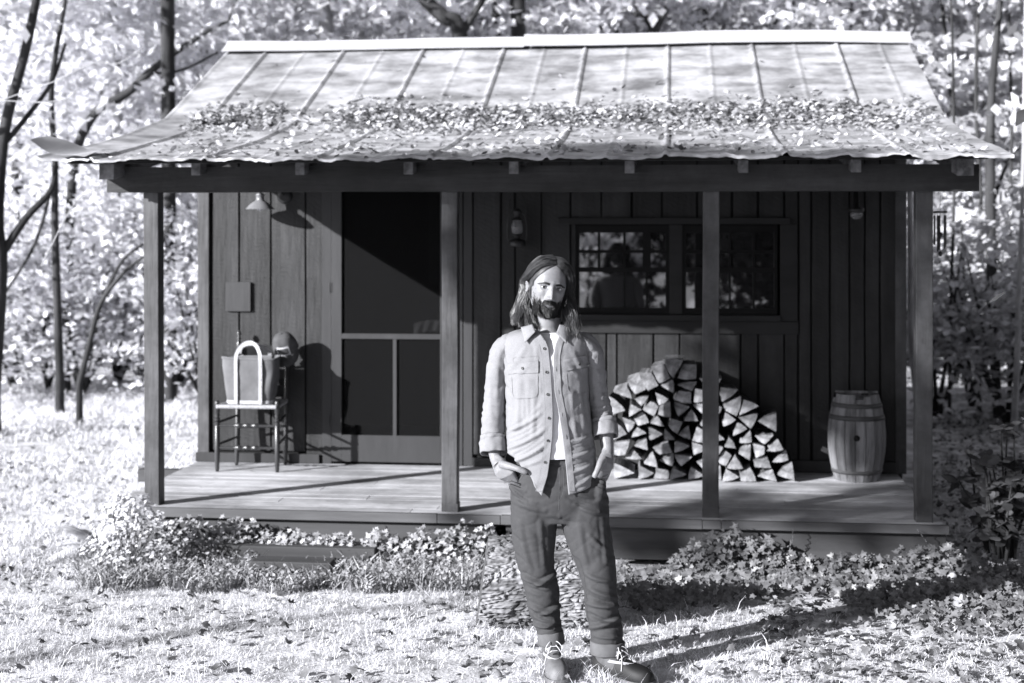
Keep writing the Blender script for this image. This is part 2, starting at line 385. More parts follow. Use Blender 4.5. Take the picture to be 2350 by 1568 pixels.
# ---- screen door
def zy(y, x=880, Y=YW): return PY(x, y, Y).z
M['frame'] = mat('door_frame_paint', .028, .038, 6, .5, (1,1,.2), bump=.12)
scr, t, b = new_mat('insect_screen'); tr = t.nodes.new('ShaderNodeBsdfTransparent'); msx = t.nodes.new('ShaderNodeMixShader'); msx.inputs[0].default_value = .62
b.inputs['Base Color'].default_value = g(.006); b.inputs['Roughness'].default_value = .8; b.inputs['Specular IOR Level'].default_value = .08
t.links.new(tr.outputs[0], msx.inputs[1]); t.links.new(b.outputs[0], msx.inputs[2]); t.links.new(msx.outputs[0], t.nodes['Material Output'].inputs[0]); M['mesh'] = scr
mb = MB(); Y0 = YW-.020; D0, D1 = XY(762,YW), XY(1034,YW); a, b_ = XY(785,YW), XY(1011,YW)
zt = ZT-.45; zb = ZD+.02
mb.box(D0, a, Y0, YW+.012, zb, zt); mb.box(b_, D1, Y0, YW+.012, zb, zt)
mb.box(a, b_, Y0+.001, YW+.012, zb, zy(999)); mb.box(a, b_, Y0+.001, YW+.012, zy(778), zy(766)); mb.box(a, b_, Y0+.001, YW+.012, zt-.08, zt)
mb.box(XY(903,YW), XY(911,YW), Y0+.003, YW+.010, zy(999), zy(778))
door = part(mb, 'screen_door', M['frame'], bevel=.0015)
mb = MB(); mb.box(a, b_, YW-.002, YW-.001, zy(766), zt-.08); mb.box(a, b_, YW-.002, YW-.001, zy(999), zy(778))
part(mb, 'screen', M['mesh'], parent=door).location = (0,0,0)
for yy in (660, 968):
    mb = MB(); z = zy(yy); xh = XY(758,YW); mb.box(xh-.014, xh-.002, Y0-.004, Y0, z-.035, z+.035); mb.box(xh+.002, xh+.016, Y0-.004, Y0-.0005, z-.035, z+.035)
    mb.tube([(xh, Y0-.006, z-.037), (xh, Y0-.006, z+.037)], .004, 8)
    part(mb, 'hinge', M['frame'], parent=door).location = (0,0,0)
mb = MB(); mb.box(XY(740,YW), D0-.002, YW-.014, YW+.02, ZD+.003, ZT-.42); mb.box(D1+.002, XY(1062,YW), YW-.014, YW+.02, ZD+.003, ZT-.42); mb.box(XY(1064,YW), XY(1084,YW), YW-.008, YW+.02, ZD+.003, ZT-.42); mb.box(XY(742,YW), XY(1084,YW), YW-.012, YW+.02, ZT-.42, ZT)
part(mb, 'door_trim', M['frame'], bevel=.002)
# inner door standing ajar, cloth over a rail seen through the screen
M['innerdoor'] = mat('inner_door_paint', .05, .07, 5, .6); M['cloth_in'] = mat('pale_cloth', .25, .35, 14, .9, bump=.2)
mb = MB(); xx = XY(985,YW+.2); mb.box(xx, xx+.32, YW+.16, YW+.19, zy(655), 2.4)
part(mb, 'inner_panel', M['innerdoor']); mb = MB(); mb.box(xx, xx+.32, YW+.6, YW+.63, ZD, zy(780))
part(mb, 'inner_panel', M['innerdoor'])
P = [[Vector((XY(948,YW+.1)+.30*i/20, YW+.11+.012*math.sin(i*1.3+k*.4)+.02*(k==0), zy(762)+.085*(1-k/6)-.03*(i/20-.5)**2*4+.004*math.sin(i*2))) for i in range(21)] for k in range(7)]
mb = MB(); mb.grid(P); part(mb, 'folded_cloth', M['cloth_in'], smooth=True)
# ---- window: two sashes side by side
M['sash'] = mat('sash_paint', .006, .009, 8, .6, bump=.08, spec=.12); M['wtrim'] = mat('window_trim', .010, .019, 6, .7, (.2,1,1), bump=.2)
gl, t, b = new_mat('window_glass'); b.inputs['Base Color'].default_value = g(.012); b.inputs['Roughness'].default_value = .015; b.inputs['Specular IOR Level'].default_value = 1.0; b.inputs['IOR'].default_value = 1.8
bn = t.nodes.new('ShaderNodeTexNoise'); bn.inputs['Scale'].default_value = 2.2; bp = t.nodes.new('ShaderNodeBump'); bp.inputs['Strength'].default_value = .04; bp.inputs['Distance'].default_value = .02
tcc = t.nodes.new('ShaderNodeTexCoord'); t.links.new(tcc.outputs['Object'], bn.inputs[0]); t.links.new(bn.outputs[0], bp.inputs['Height']); t.links.new(bp.outputs[0], b.inputs['Normal']); M['glass'] = gl
z2 = lambda y, x=1500: PY(x, y, YW).z
mb = MB()
mb.box(XY(1282,YW), XY(1800,YW)+.04, YW-.035, YW+.01, z2(515), z2(500)); mb.box(XY(1312,YW), XY(1322,YW), YW-.022, YW+.02, z2(735), z2(515)+-.001)
mb.box(XY(1790,YW), XY(1830,YW), YW-.022, YW-.003, z2(735), z2(515)-.001); mb.box(XY(1312,YW), XY(1832,YW), YW-.022, YW+.02, z2(765), z2(736)); mb.box(XY(1306,YW), XY(1790,YW), YW-.05, YW+.01, z2(736)+.001, z2(722))
mb.box(XY(1536,YW), XY(1566,YW), YW-.018, YW+.02, z2(721), z2(516))
part(mb, 'window_trim', M['wtrim'], bevel=.003)
for xa, xb, cols in ((1322, 1535, (1374.5, 1433, 1484)), (1567, 1784, (1620, 1675, 1730))):
    mb = MB(); x0, x1 = XY(xa,YW), XY(xb,YW); zt_, zb_ = z2(517), z2(721); zi0, zi1 = z2(707), z2(534)
    e = .024; mb.box(x0, x0+e, YW-.010, YW+.03, zb_, zt_); mb.box(x1-e, x1, YW-.010, YW+.03, zb_, zt_)
    mb.box(x0+e, x1-e, YW-.009, YW+.03, zb_, zi0); mb.box(x0+e, x1-e, YW-.009, YW+.03, zi1, zt_)
    mb.box(x0+e, x1-e, YW-.007, YW+.02, z2(625), z2(614)); mb.box(x0+e, x1-e, YW-.005, YW+.02, z2(581), z2(574))
    for c in cols:
        wd = .009 if c != cols[2] else (.03 if xa == 1322 else .01); mb.box(XY(c,YW)-wd, XY(c,YW)+wd, YW-.003, YW+.02, z2(614), zi1)
        if c != cols[0]: mb.box(XY(c,YW)-.007, XY(c,YW)+.007, YW-.003, YW+.02, zi0, z2(625))
    wn = part(mb, 'window', M['sash'], bevel=.001, lab='left window sash that mirrors the man' if xa == 1322 else 'right window sash behind the porch post')
    mb = MB(); mb.add([(x0+e, YW+.012, zi0), (x1-e, YW+.012, zi0), (x1-e, YW+.012, zi1), (x0+e, YW+.012, zi1)], [(0,1,2,3)])
    part(mb, 'pane', M['glass'], parent=wn).location = (0,0,0)
# ------------------------------------------------------------------ things on the porch
M['iron'] = mat('dark_iron', .02, .035, 12, .45, metal=.3, spec=.5)
M['galv'] = mat('lamp_metal', .13, .18, 12, .38, spec=.6)
M['chairwood'] = mat('dark_turned_wood', .018, .035, 20, .32, (1,1,.2), spec=.6, bump=.1)
M['rush'] = mat('woven_seat', .22, .42, 60, .9, (1,6,1), bump=.5, bscale=90)
M['canvas'] = mat('dark_canvas', .10, .14, 10, .85, bump=.25, bscale=220)
M['strap'] = mat('pale_webbing', .36, .46, 40, .9, bump=.3, bscale=260)
M['cap'] = mat('faded_cap_cloth', .05, .09, 9, .9, bump=.3, bscale=200)
M['patch'] = mat('cap_patch', .05, .07, 9, .8); M['patchrim'] = mat('cap_patch_rim', .5, .6, 9, .8)
# wall lamp
LX = PY(597, 460, YW-.17); lz = LX.z
lamp = empty('wall_lamp', (LX.x+.14, YW, LX.z), 'metal barn lamp with a cone shade, fixed to the boards beside the screen door', 'lamp')
def lp(mb, name, m, root, smooth=True, lab=None, bevel=0, parent=None):
    o = mb.build(name, m, parent or root, smooth, bevel)
    if parent is None: o.location = tuple(-c for c in root.location)
    if lab: o['label'] = lab
    return o
zr = PY(597, 480, YW-.17).z; c = (LX.x, YW-.17, 0)
mb = MB(); pr = [(.108, zr-.002), (.106, zr), (.103, zr+.004), (.080, zr+.030), (.052, zr+.052), (.034, zr+.062), (.030, zr+.070), (.030, zr+.10), (.036, zr+.104), (.020, zr+.118), (.0, zr+.122)]
mb.lathe(pr, c, 32); pr2 = [(.106, zr-.002), (.100, zr+.002), (.078, zr+.027), (.050, zr+.048), (.030, zr+.056), (0, zr+.056)]; mb.lathe(pr2, c, 32)
lp(mb, 'lamp_shade', M['galv'], lamp)
mb = MB(); mb.lathe([(0, zr+.03), (.018, zr+.032), (.028, zr+.012), (.026, zr-.004), (.0, zr-.016)], c, 16)
M['bulb'] = mat('frosted_bulb', .6, .65, 5, .3); lp(mb, 'bulb', M['bulb'], lamp)
mb = MB(); path = crom([(LX.x, YW-.17, zr+.115), (LX.x+.02, YW-.17, zr+.150), (LX.x+.07, YW-.14, zr+.165), (LX.x+.12, YW-.08, zr+.14), (LX.x+.14, YW-.015, zr+.10)], 5)
mb.tube(path, .009, 8); lp(mb, 'lamp_arm', M['iron'], lamp)
mb = MB(); Mx = Matrix.Rotation(R(90), 4, 'X'); mb.lathe([(0,.03),(.03,.03),(.055,.02),(.06,0)], (LX.x+.14, YW-.002, zr+.10), 24, M=Mx); lp(mb, 'wall_mount', M['iron'], lamp)

# chair: turned posts, rush seat, slat back
CY0, CY1 = 9.90, 10.20
fl = PZ(497,1088,ZD); fr = PZ(636,1090,ZD); bl = PZ(542,1073,ZD); br = PZ(655,1071,ZD)
cc = (fl+fr+bl+br)/4
chair = empty('chair', (cc.x, cc.y, ZD), 'dark turned ladderback chair with a woven seat beside the screen door', 'chair')
def turned(p, h, r0, beads, top=None, lean=(0,0), base=.6):
    """vertical turned post: profile with bead rings"""
    prof = [(0, 0), (r0*.62, 0.0), (r0*.8, .02), (r0, .12)]; z = .12
    for zb in beads:
        prof += [(r0, zb-.032), (r0*.72, zb-.026), (r0*1.08, zb-.014), (r0*.7, zb), (r0*1.08, zb+.014), (r0*.72, zb+.026), (r0, zb+.032)]
    prof += [(r0, h-.01), (r0*.8, h), (0, h+.001)]
    if top: prof = prof[:-2] + [(r0*.6, h+.005), (r0*1.0, h+.02), (r0*.5, h+.034), (r0*1.05, h+.055), (r0*.55, h+.078), (0, h+.085)]
    mb = MB(); Msh = Matrix.Identity(4); Msh[0][2] = lean[0]; Msh[1][2] = lean[1]
    mb.lathe(prof, p, 14, M=Msh); return mb
SH = .485
for p in (fl, fr): lp(turned(p, SH+.03, .019, (.36,.395)), 'leg', M['chairwood'], chair)
for p in (bl, br): lp(turned(p, .92 if p is bl else .86, .0175, (.80,), p is bl, lean=(0, .06)), 'back_post', M['chairwood'], chair)
zs = ZD+SH
def st(t, a, b): return a.lerp(b, t)
def rail(a, b, z0, z1, beads=True, r=.0085):
    A = Vector((a.x, a.y, ZD+z0)); B = Vector((b.x, b.y, ZD+z1)); n = 41; pts = [A.lerp(B, i/(n-1)) for i in range(n)]; rr = []
    for i in range(n):
        t = i/(n-1); q = r*(1+.25*math.sin(math.pi*t))
        if beads:
            for cb in (.36, .5, .64): q += .0095*math.exp(-((t-cb)/.035)**2) if abs(t-cb) < .12 else 0
        rr.append(q)
    mb = MB(); mb.tube(pts, rr, 10); return mb
for z in (.335, .175): lp(rail(fl, fr, z, z), 'stretcher', M['chairwood'], chair)
for z in (.285,): lp(rail(bl, br, z, z, False), 'stretcher', M['chairwood'], chair)
for a, b in ((fl, bl), (fr, br)):
    for z in (.36, .20): lp(rail(a, b, z-.005, z+.01, False), 'stretcher', M['chairwood'], chair)
mb = MB(); n = 22; q = [Vector((p.x, p.y, 0)) for p in (fl, fr, br, bl)]; q[0].y -= .012; q[1].y -= .012; q[2].y += .03; q[3].y += .03
P = []
for i in range(n+1):
    row = []
    for j in range(n+1):
        u, v = j/n, i/n; p = q[0].lerp(q[1], u).lerp(q[3].lerp(q[2], u), v); d = min(u, 1-u, v, 1-v)
        row.append(Vector((p.x, p.y, zs-.004-.012*min(1, d*4) + .010*(abs(abs(u-.5)-abs(v-.5)) < .03) + .0035*math.sin((v if abs(u-.5) > abs(v-.5) else u)*95))))
    P.append(row)
mb.grid(P); edge = [P[0][j] for j in range(n+1)]
for a, b in ((0,1),(1,2),(2,3),(3,0)):
    A, B = q[a], q[b]; pts = [Vector((A.x+(B.x-A.x)*i/40, A.y+(B.y-A.y)*i/40, zs-.012)) for i in range(41)]; mb.tube(pts, [.0155+.0015*math.sin(i*2.4) for i in range(41)], 8)
lp(mb, 'seat', M['rush'], chair)
for z, h in ((.86, .075), (.70, .065), (.575, .06)):
    P = []
    for k in range(2):
        row = []
        for j in range(15):
            t = j/14; x = bl.x+(br.x-bl.x)*t; y = bl.y+(br.y-bl.y)*t+.06*z+.025*math.sin(math.pi*t); arch = .028*math.sin(math.pi*t) if k else 0
            row.append(Vector((x, y, ZD+z-h*(1-k)+arch)))
        P.append(row)
    mb = MB(); mb.grid(P); mb.grid([[p+Vector((0,.009,0)) for p in r] for r in P][::-1]); mb.grid([P[1], [p+Vector((0,.009,0)) for p in P[1]]]); mb.grid([[p+Vector((0,.009,0)) for p in P[0]], P[0]])
    lp(mb, 'back_slat', M['chairwood'], chair)
# tote bag on the seat
bc = Vector(((PY(573,938,9.99)).x, 10.02, zs+.004))
bag = empty('tote_bag', bc, 'dark canvas tote bag with pale webbing handles standing on the woven chair seat', 'bag')
BH = .335; TW = .205; BW = .165; 
def bagp(u, t, off=0):
    """u around 0..1, t height 0..1"""
    a = 2*math.pi*u; hw = BW + (TW-BW)*t + .008*math.sin(math.pi*t); hd = .085+.012*t
    ca, sa = math.cos(a), math.sin(a); e = .45
    x = (abs(ca)**e)*math.copysign(1, ca)*(hw+off); y = (abs(sa)**e)*math.copysign(1, sa)*(hd+off)
    w = mnoise.noise(Vector((x*11, y*9+3, t*3.2)))*.016*math.sin(math.pi*min(1, t*1.05)) 
    return Vector((x + w*.4, y + w, t*BH + .006*math.sin(2*a)*t))
n = 72; Trs = np.linspace(0, 1, 22)
mb = MB(); mb.grid([[bagp(k/n, t) for k in range(n)] for t in Trs], closed=True); mb.grid([[bagp(k/n, t, -.003) for k in range(n)] for t in Trs[::-1]], closed=True)
mb.add([bagp(k/n, 0) for k in range(n)], [tuple(range(n))[::-1]]); mb.build('bag_body', M['canvas'], bag, True)
mb = MB(); mb.grid([[bagp(k/n, t, .003) for k in range(n)] for t in (0, .04, .075)], closed=True); mb.build('bag_base_trim', M['strap'], bag, True)
mb = MB(); mb.grid([[bagp(k/n, 1, o)+Vector((0,0,z)) for k in range(n)] for o, z in ((.004,-.012),(.005,.002),(-.004,.003),(-.005,-.01))], closed=True); mb.build('bag_rim', M['canvas'], bag, True)
def strip(path, wdir, w):
    mb = MB(); P = [[p - wd*w/2, p + wd*w/2] for p, wd in zip(path, wdir)]; mb.grid(P)
    nrm = []; 
    th = .0035
    P2 = []
    for i, (a, b) in enumerate(P):
        t = (path[min(i+1,len(path)-1)]-path[max(i-1,0)]).normalized(); nn = t.cross(wdir[i]).normalized(); P2.append([a+nn*th, b+nn*th])
    mb.grid([r[::-1] for r in P2]); mb.grid([[r[0] for r in P2], [r[0] for r in P]]); mb.grid([[r[1] for r in P], [r[1] for r in P2]]); return mb
for side in (-1, 1):
    yb = -.103*1 if side < 0 else .103; x0 = -.083 if side < 0 else -.10; x1 = .098 if side < 0 else .112; top = .50 if side < 0 else .47
    pts = [(x0-.002, yb*.93, .0), (x0, yb*1.0, .15), (x0, yb*1.02, .32)]
    if side < 0: pts += [(x0+.008, yb*.92, .375), (x0+.036, yb*.7, .424), (x0+.088, yb*.6, .446), (x0+.140, yb*.7, .424), (x1-.008, yb*.9, .37)]
    else: pts += [(x0-.006, yb*.7, .36), (x0+.03, .0, .41), (x0+.080, -.02, .432), (x0+.145, -.01, .425), (x1-.008, yb*.6, .38)]
    pts += [(x1, yb*1.02, .32), (x1+.001, yb*1.0, .15), (x1-.002, yb*.93, .0)]
    path = [Vector(p) for p in crom(pts, 5)]
    wd = []
    for i in range(len(path)):
        t = (path[min(i+1,len(path)-1)]-path[max(i-1,0)]).normalized(); wv = t.cross(Vector((0,1,0))); wd.append(wv.normalized())
    strip(path, wd, .025).build('handle', M['strap'], bag, True)
mb = MB()
for uu in (.5,): mb.tube([bagp(uu-.03, t, .003) for t in np.linspace(0, 1, 14)], .004, 6)
mb.build('side_piping', M['strap'], bag, True)
# small lettering run down the right webbing: short stitched marks
mb = MB()
for k in range(11):
    z = .30-.024*k; x = .0985
    mb.box(x-.006, x+.006, -.1112, -.1104, z-.006, z-.003); mb.box(x-.006, x-.003, -.1112, -.1104, z-.003, z+.005)
    if k % 2: mb.box(x+.002, x+.005, -.1112, -.1104, z-.003, z+.005)
M['stitch'] = mat('grey_stitching', .35, .4, 9, .9); mb.build('webbing_marks', M['stitch'], bag)
# cap hooked over the right back post
cpx = PY(655, 800, 10.19); cap = empty('baseball_cap', (cpx.x, 10.17, PY(655,792,10.19).z), 'faded dark cap with a front patch hooked over the right back post of the chair', 'cap')
H = MB(); n = 40; P = []
for i in range(17):
    t = i/16; row = []
    for k in range(n):
        a = 2*math.pi*k/n; r = math.cos(t*math.pi/2)**.75; 
        x = .092*r*math.cos(a); y = .080*r*math.sin(a); z = .135*math.sin(t*math.pi/2)
        s = 1 + .03*math.cos(6*a)*(1-t); row.append(Vector((x*s, y*s, z)))
    P.append(row)
CR = Matrix.Rotation(R(-8), 4, 'Y') @ Matrix.Rotation(R(36), 4, 'X') @ Matrix.Scale(1.04, 4) @ Matrix.Translation((0,0,-.04))
H.grid([[CR @ p for p in r] for r in P], closed=True); H.build('cap_crown', M['cap'], cap, True)
CB = MB(); CB.lathe([(.008, .0), (.006, .006), (0, .007)], CR @ Vector((0, 0, .095+.04)) , 10); CB.build('cap_button', M['cap'], cap, True)
mb = MB(); P = []
for i in range(9):
    t = i/8; row = []
    for k in range(17):
        a = math.pi + math.pi*(k/16); row.append(CR @ Vector((.088*math.cos(a)*(1-.12*t), .078*math.sin(a) - .075*t*math.sin(math.pi*k/16)**.6, .002 - .026*math.cos(a)**2*t - .045*t*t)))
    P.append(row)
mb.grid(P); mb.grid([[p+Vector((0,-.001,-.003)) for p in r] for r in P][::-1]); mb.build('cap_bill', M['cap'], cap, True)
def cpt(a, z, off):
    t = math.asin(min(1, z/.135))/(math.pi/2); r = math.cos(t*math.pi/2)**.75
    return CR @ Vector(((.092*r+off)*math.cos(a), (.080*r+off)*math.sin(a), z))
for nm, hw, z0, z1, off, m_ in (('patch_rim', .46, .002, .070, .004, 'patchrim'), ('front_patch', .38, .012, .060, .0065, 'patch')):
    mb = MB(); mb.grid([[cpt(-math.pi/2+hw*(k/10-.5)*2*1.1, z0+(z1-z0)*i/6, off) for k in range(11)] for i in range(7)]); mb.build(nm, M[m_], cap, True)

for q_ in (chair, bag, cap): q_.location.y += .10; q_.location.x -= .028
# hurricane lantern hung against the wall
lx = PY(1187, 510, YW-.13); LB = PY(1187, 566, YW-.13).z; LTp = PY(1187, 468, YW-.13).z
M['lglass'], t, b = new_mat('lantern_glass'); b.inputs['Base Color'].default_value = g(.25); b.inputs['Roughness'].default_value = .05; b.inputs['Specular IOR Level'].default_value = .8
tr = t.nodes.new('ShaderNodeBsdfTransparent'); ms = t.nodes.new('ShaderNodeMixShader'); ms.inputs[0].default_value = .45
t.links.new(tr.outputs[0], ms.inputs[1]); t.links.new(b.outputs[0], ms.inputs[2]); t.links.new(ms.outputs[0], t.nodes['Material Output'].inputs[0])
lan = empty('oil_lantern', (lx.x, YW-.13, LB), 'dark oil lantern with a glass globe hanging on the wall behind the man', 'lantern')
mb = MB(); mb.lathe([(0,0),(.058,0),(.062,.008),(.062,.036),(.05,.05),(.022,.056),(.022,.075),(.036,.08),(.036,.09),(0,.09)], (0,0,0), 24); mb.build('fuel_tank', M['iron'], lan, True)
mb = MB(); mb.lathe([(.030,.088),(.043,.115),(.045,.145),(.034,.178),(.026,.195)], (0,0,0), 24); mb.build('glass_globe', M['lglass'], lan, True)
mb = MB(); mb.lathe([(.045,.192),(.040,.20),(.022,.21),(.022,.24),(.034,.246),(.030,.262),(.012,.275),(0,.277)], (0,0,0), 24); mb.build('lantern_hood', M['iron'], lan, True)
for s in (-1, 1):
    mb = MB(); mb.tube(crom([(s*.05,0,.03),(s*.068,0,.06),(s*.070,0,.15),(s*.055,0,.225),(s*.02,0,.25)],5), .0055, 8); mb.build('side_tube', M['iron'], lan, True)
mb = MB(); mb.tube(crom([(-.06,0,.20),(-.062,0,.30),(-.03,.02,.385),(0,.03,.40),(.03,.02,.385),(.062,0,.30),(.06,0,.20)],5), .0025, 6); mb.tube([(0,.03,.40),(0,.06,.41),(0,.13,.41)], .004, 6); mb.build('bail_handle', M['iron'], lan, True)
# porch ceiling light, just visible
pl_ = PY(1965, 488, YW-.35)
cl = empty('ceiling_light', pl_, 'small dim round light under the porch roof above the barrel', 'light fixture'); 
mb = MB(); mb.lathe([(0,-.05),(.03,-.045),(.045,-.02),(.04,0)], (0,0,0), 16); mb.build('glass_shade', M['lglass'], cl, True)
mb = MB(); mb.lathe([(.045,0),(.055,.01),(.055,.03),(.02,.035),(.01,.12+.3),(0,.42)], (0,0,0), 16); mb.build('light_base', M['iron'], cl, True)

# wind chime at the right beam end
wc = PY(2158, 487, 8.86); ch = empty('wind_chime', wc, 'small dark wind chime hanging from the right end of the porch beam', 'wind chime')
mb = MB(); mb.lathe([(0,.006),(.042,.006),(.042,-.006),(0,-.006)], (0,0,0), 20); mb.build('chime_disc', M['iron'], ch, True)
mb = MB(); mb.tube([(0,0,0),(0,0,.10)], .0012, 5); [mb.tube([(.035*math.cos(a),.035*math.sin(a),0),(0,0,.05)], .001, 4) for a in (0,2.1,4.2)]; mb.build('hanging_cord', M['iron'], ch)
for k in range(5):
    a = k*2*math.pi/5+.3; L = (.19,.21,.18,.22,.20)[k]; mb = MB(); mb.tube([(.034*math.cos(a),.034*math.sin(a),-.02),(.034*math.cos(a),.034*math.sin(a),-.02-L)], .0055, 8); mb.tube([(.034*math.cos(a),.034*math.sin(a),0),(.034*math.cos(a),.034*math.sin(a),-.02)], .001, 4); mb.build('chime_tube', M['iron'], ch)
mb = MB(); mb.tube([(0,0,0),(0,0,-.25)], .001, 4); mb.lathe([(0,-.12),(.014,-.13),(.014,-.14),(0,-.15)], (0,0,0), 10); mb.lathe([(0,-.235),(.013,-.245),(.011,-.262),(0,-.27)], (0,0,0), 10); mb.build('striker', M['iron'], ch)

# barrel
M['stave'] = mat('barrel_staves', .04, .26, 4, .8, (3,3,.35), bump=.5, bscale=30, island=.3, contrast=(.3,.62))
M['hoop'] = mat('barrel_hoop', .05, .075, 10, .6, bump=.2)
bx = PY(1966, 1000, 10.20); BHt = .605
bar = empty('wooden_barrel', (bx.x, 10.20, ZD), 'weathered wooden barrel with a round bung hole at the right end of the porch', 'barrel')
def br_(z):
    t = z/BHt; return .152 + .048*math.sin(math.pi*min(1, max(0, t*1.02)))**.9
mb = MB(); ns = 17
for k in range(ns):
    a0 = 2*math.pi*k/ns+.02+.1; a1 = 2*math.pi*(k+1)/ns-.006+.1; top = BHt - rnd.choice([0,0,.0,.012,.03]) 
    P = []
    for i in range(15):
        z = top*i/14; r = br_(z)+rnd.uniform(-.0005,.0005); P.append([Vector((r*math.cos(a0+(a1-a0)*j/4), r*math.sin(a0+(a1-a0)*j/4), z)) for j in range(5)])
    mb.grid(P); Pi = [[Vector((p.x*.90, p.y*.90, p.z)) for p in r] for r in P]; mb.grid([r[::-1] for r in Pi]); mb.grid([P[-1], Pi[-1]])
mb.build('staves', M['stave'], bar, True)
mb = MB(); mb.lathe([(.142,BHt-.05),(.0,BHt-.05)], (0,0,0), 32); mb.build('barrel_head', M['stave'], bar)
for z0, z1 in ((.055,.082),(.43,.462),(.515,.545)):
    mb = MB(); mb.lathe([(br_(z0)+.001,z0),(br_(z0)+.0045,z0),(br_(z1)+.0045,z1),(br_(z1)+.001,z1)], (0,0,0), 48); mb.build('hoop', M['hoop'], bar, True)
mb = MB(); mb.box(-.14,.15,-.012+.05,.0+.05,BHt-.004,BHt+.012); mb.build('lid_batten', M['stave'], bar)
mb = MB(); ab = math.atan2(-1,-.12); Mr = Matrix.Translation((0,0,.315)) @ Matrix.Rotation(ab, 4, 'Z') @ Matrix.Rotation(R(90), 4, 'Y'); mb.lathe([(.0,.2012),(.021,.2014),(.021,.17),(0,.17)], (0,0,0), 20, M=Mr); mb.build('bung_hole', M['dark'], bar, True)

# woodpile: every split log its own thing
M['logend'] = mat('split_wood_end', .07, .34, 15, .85, (1,.1,1), bump=.35, bscale=60, rnd_amt=.35, contrast=(.35,.7)); M['bark'] = mat('log_bark', .035, .10, 30, .95, bump=.8, bscale=50)
YL = 10.0
out = [(1408,1101),(1406,1040),(1412,960),(1408,905),(1445,890),(1470,868),(1484,838),(1512,822),(1550,824),(1580,838),(1612,850),(1650,885),(1690,905),(1738,925),(1760,965),(1786,1000),(1786,1040),(1812,1070),(1832,1101)]
poly = [(PY(a,b,YL).x, PY(a,b,YL).z) for a,b in out]
def inside(x, z):
    c = False; n = len(poly)
    for i in range(n):
        (x1,z1),(x2,z2) = poly[i], poly[(i+1)%n]
        if (z1 > z) != (z2 > z) and x < (x2-x1)*(z-z1)/(z2-z1)+x1: c = not c
    return c
rl = random.Random(21); seeds = []; zz = ZD+.055; row = 0
while zz < 1.12:
    xx = -.45+(row%2)*.055
    while xx < 1.1:
        x_, z_ = xx+rl.uniform(-.034,.034), zz+rl.uniform(-.026,.026)
        if inside(x_, z_) and inside(x_-.02,z_) and inside(x_+.02,z_): seeds.append((x_, z_, row))
        xx += .118*rl.uniform(.8,1.2)
    zz += .089; row += 1
def clip(pg, px_, pz_, nx_, nz_):
    out = []; n = len(pg)
    for i in range(n):
        a, b = pg[i], pg[(i+1)%n]; da = (a[0]-px_)*nx_+(a[1]-pz_)*nz_; db = (b[0]-px_)*nx_+(b[1]-pz_)*nz_
        if da <= 0: out.append(a)
        if da*db < 0: t = da/(da-db); out.append((a[0]+(b[0]-a[0])*t, a[1]+(b[1]-a[1])*t))
    return out
rows = {}; pid = 0
cells = []
for (x_, z_, rw) in seeds:
    pg = [(x_-.085,max(ZD+.004,z_-.075)),(x_+.085,max(ZD+.004,z_-.075)),(x_+.085,z_+.075),(x_-.085,z_+.075)]
    for (x2, z2_, _) in seeds:
        if (x2,z2_) != (x_,z_) and abs(x2-x_) < .25 and abs(z2_-z_) < .25:
            mx_, mz_ = (x_+x2)/2, (z_+z2_)/2; pg = clip(pg, mx_, mz_, x2-x_, z2_-z_)
            if len(pg) < 3: break
    if len(pg) >= 3: cells.append((rw, x_, z_, pg))
cells.sort(key=lambda c: (c[0], c[1]))
rc = {}
ordn = ['first','second','third','fourth','fifth','sixth','seventh','eighth','ninth','tenth','eleventh','twelfth','thirteenth','fourteenth','fifteenth','sixteenth','seventeenth']
nrow = max(c[0] for c in cells)
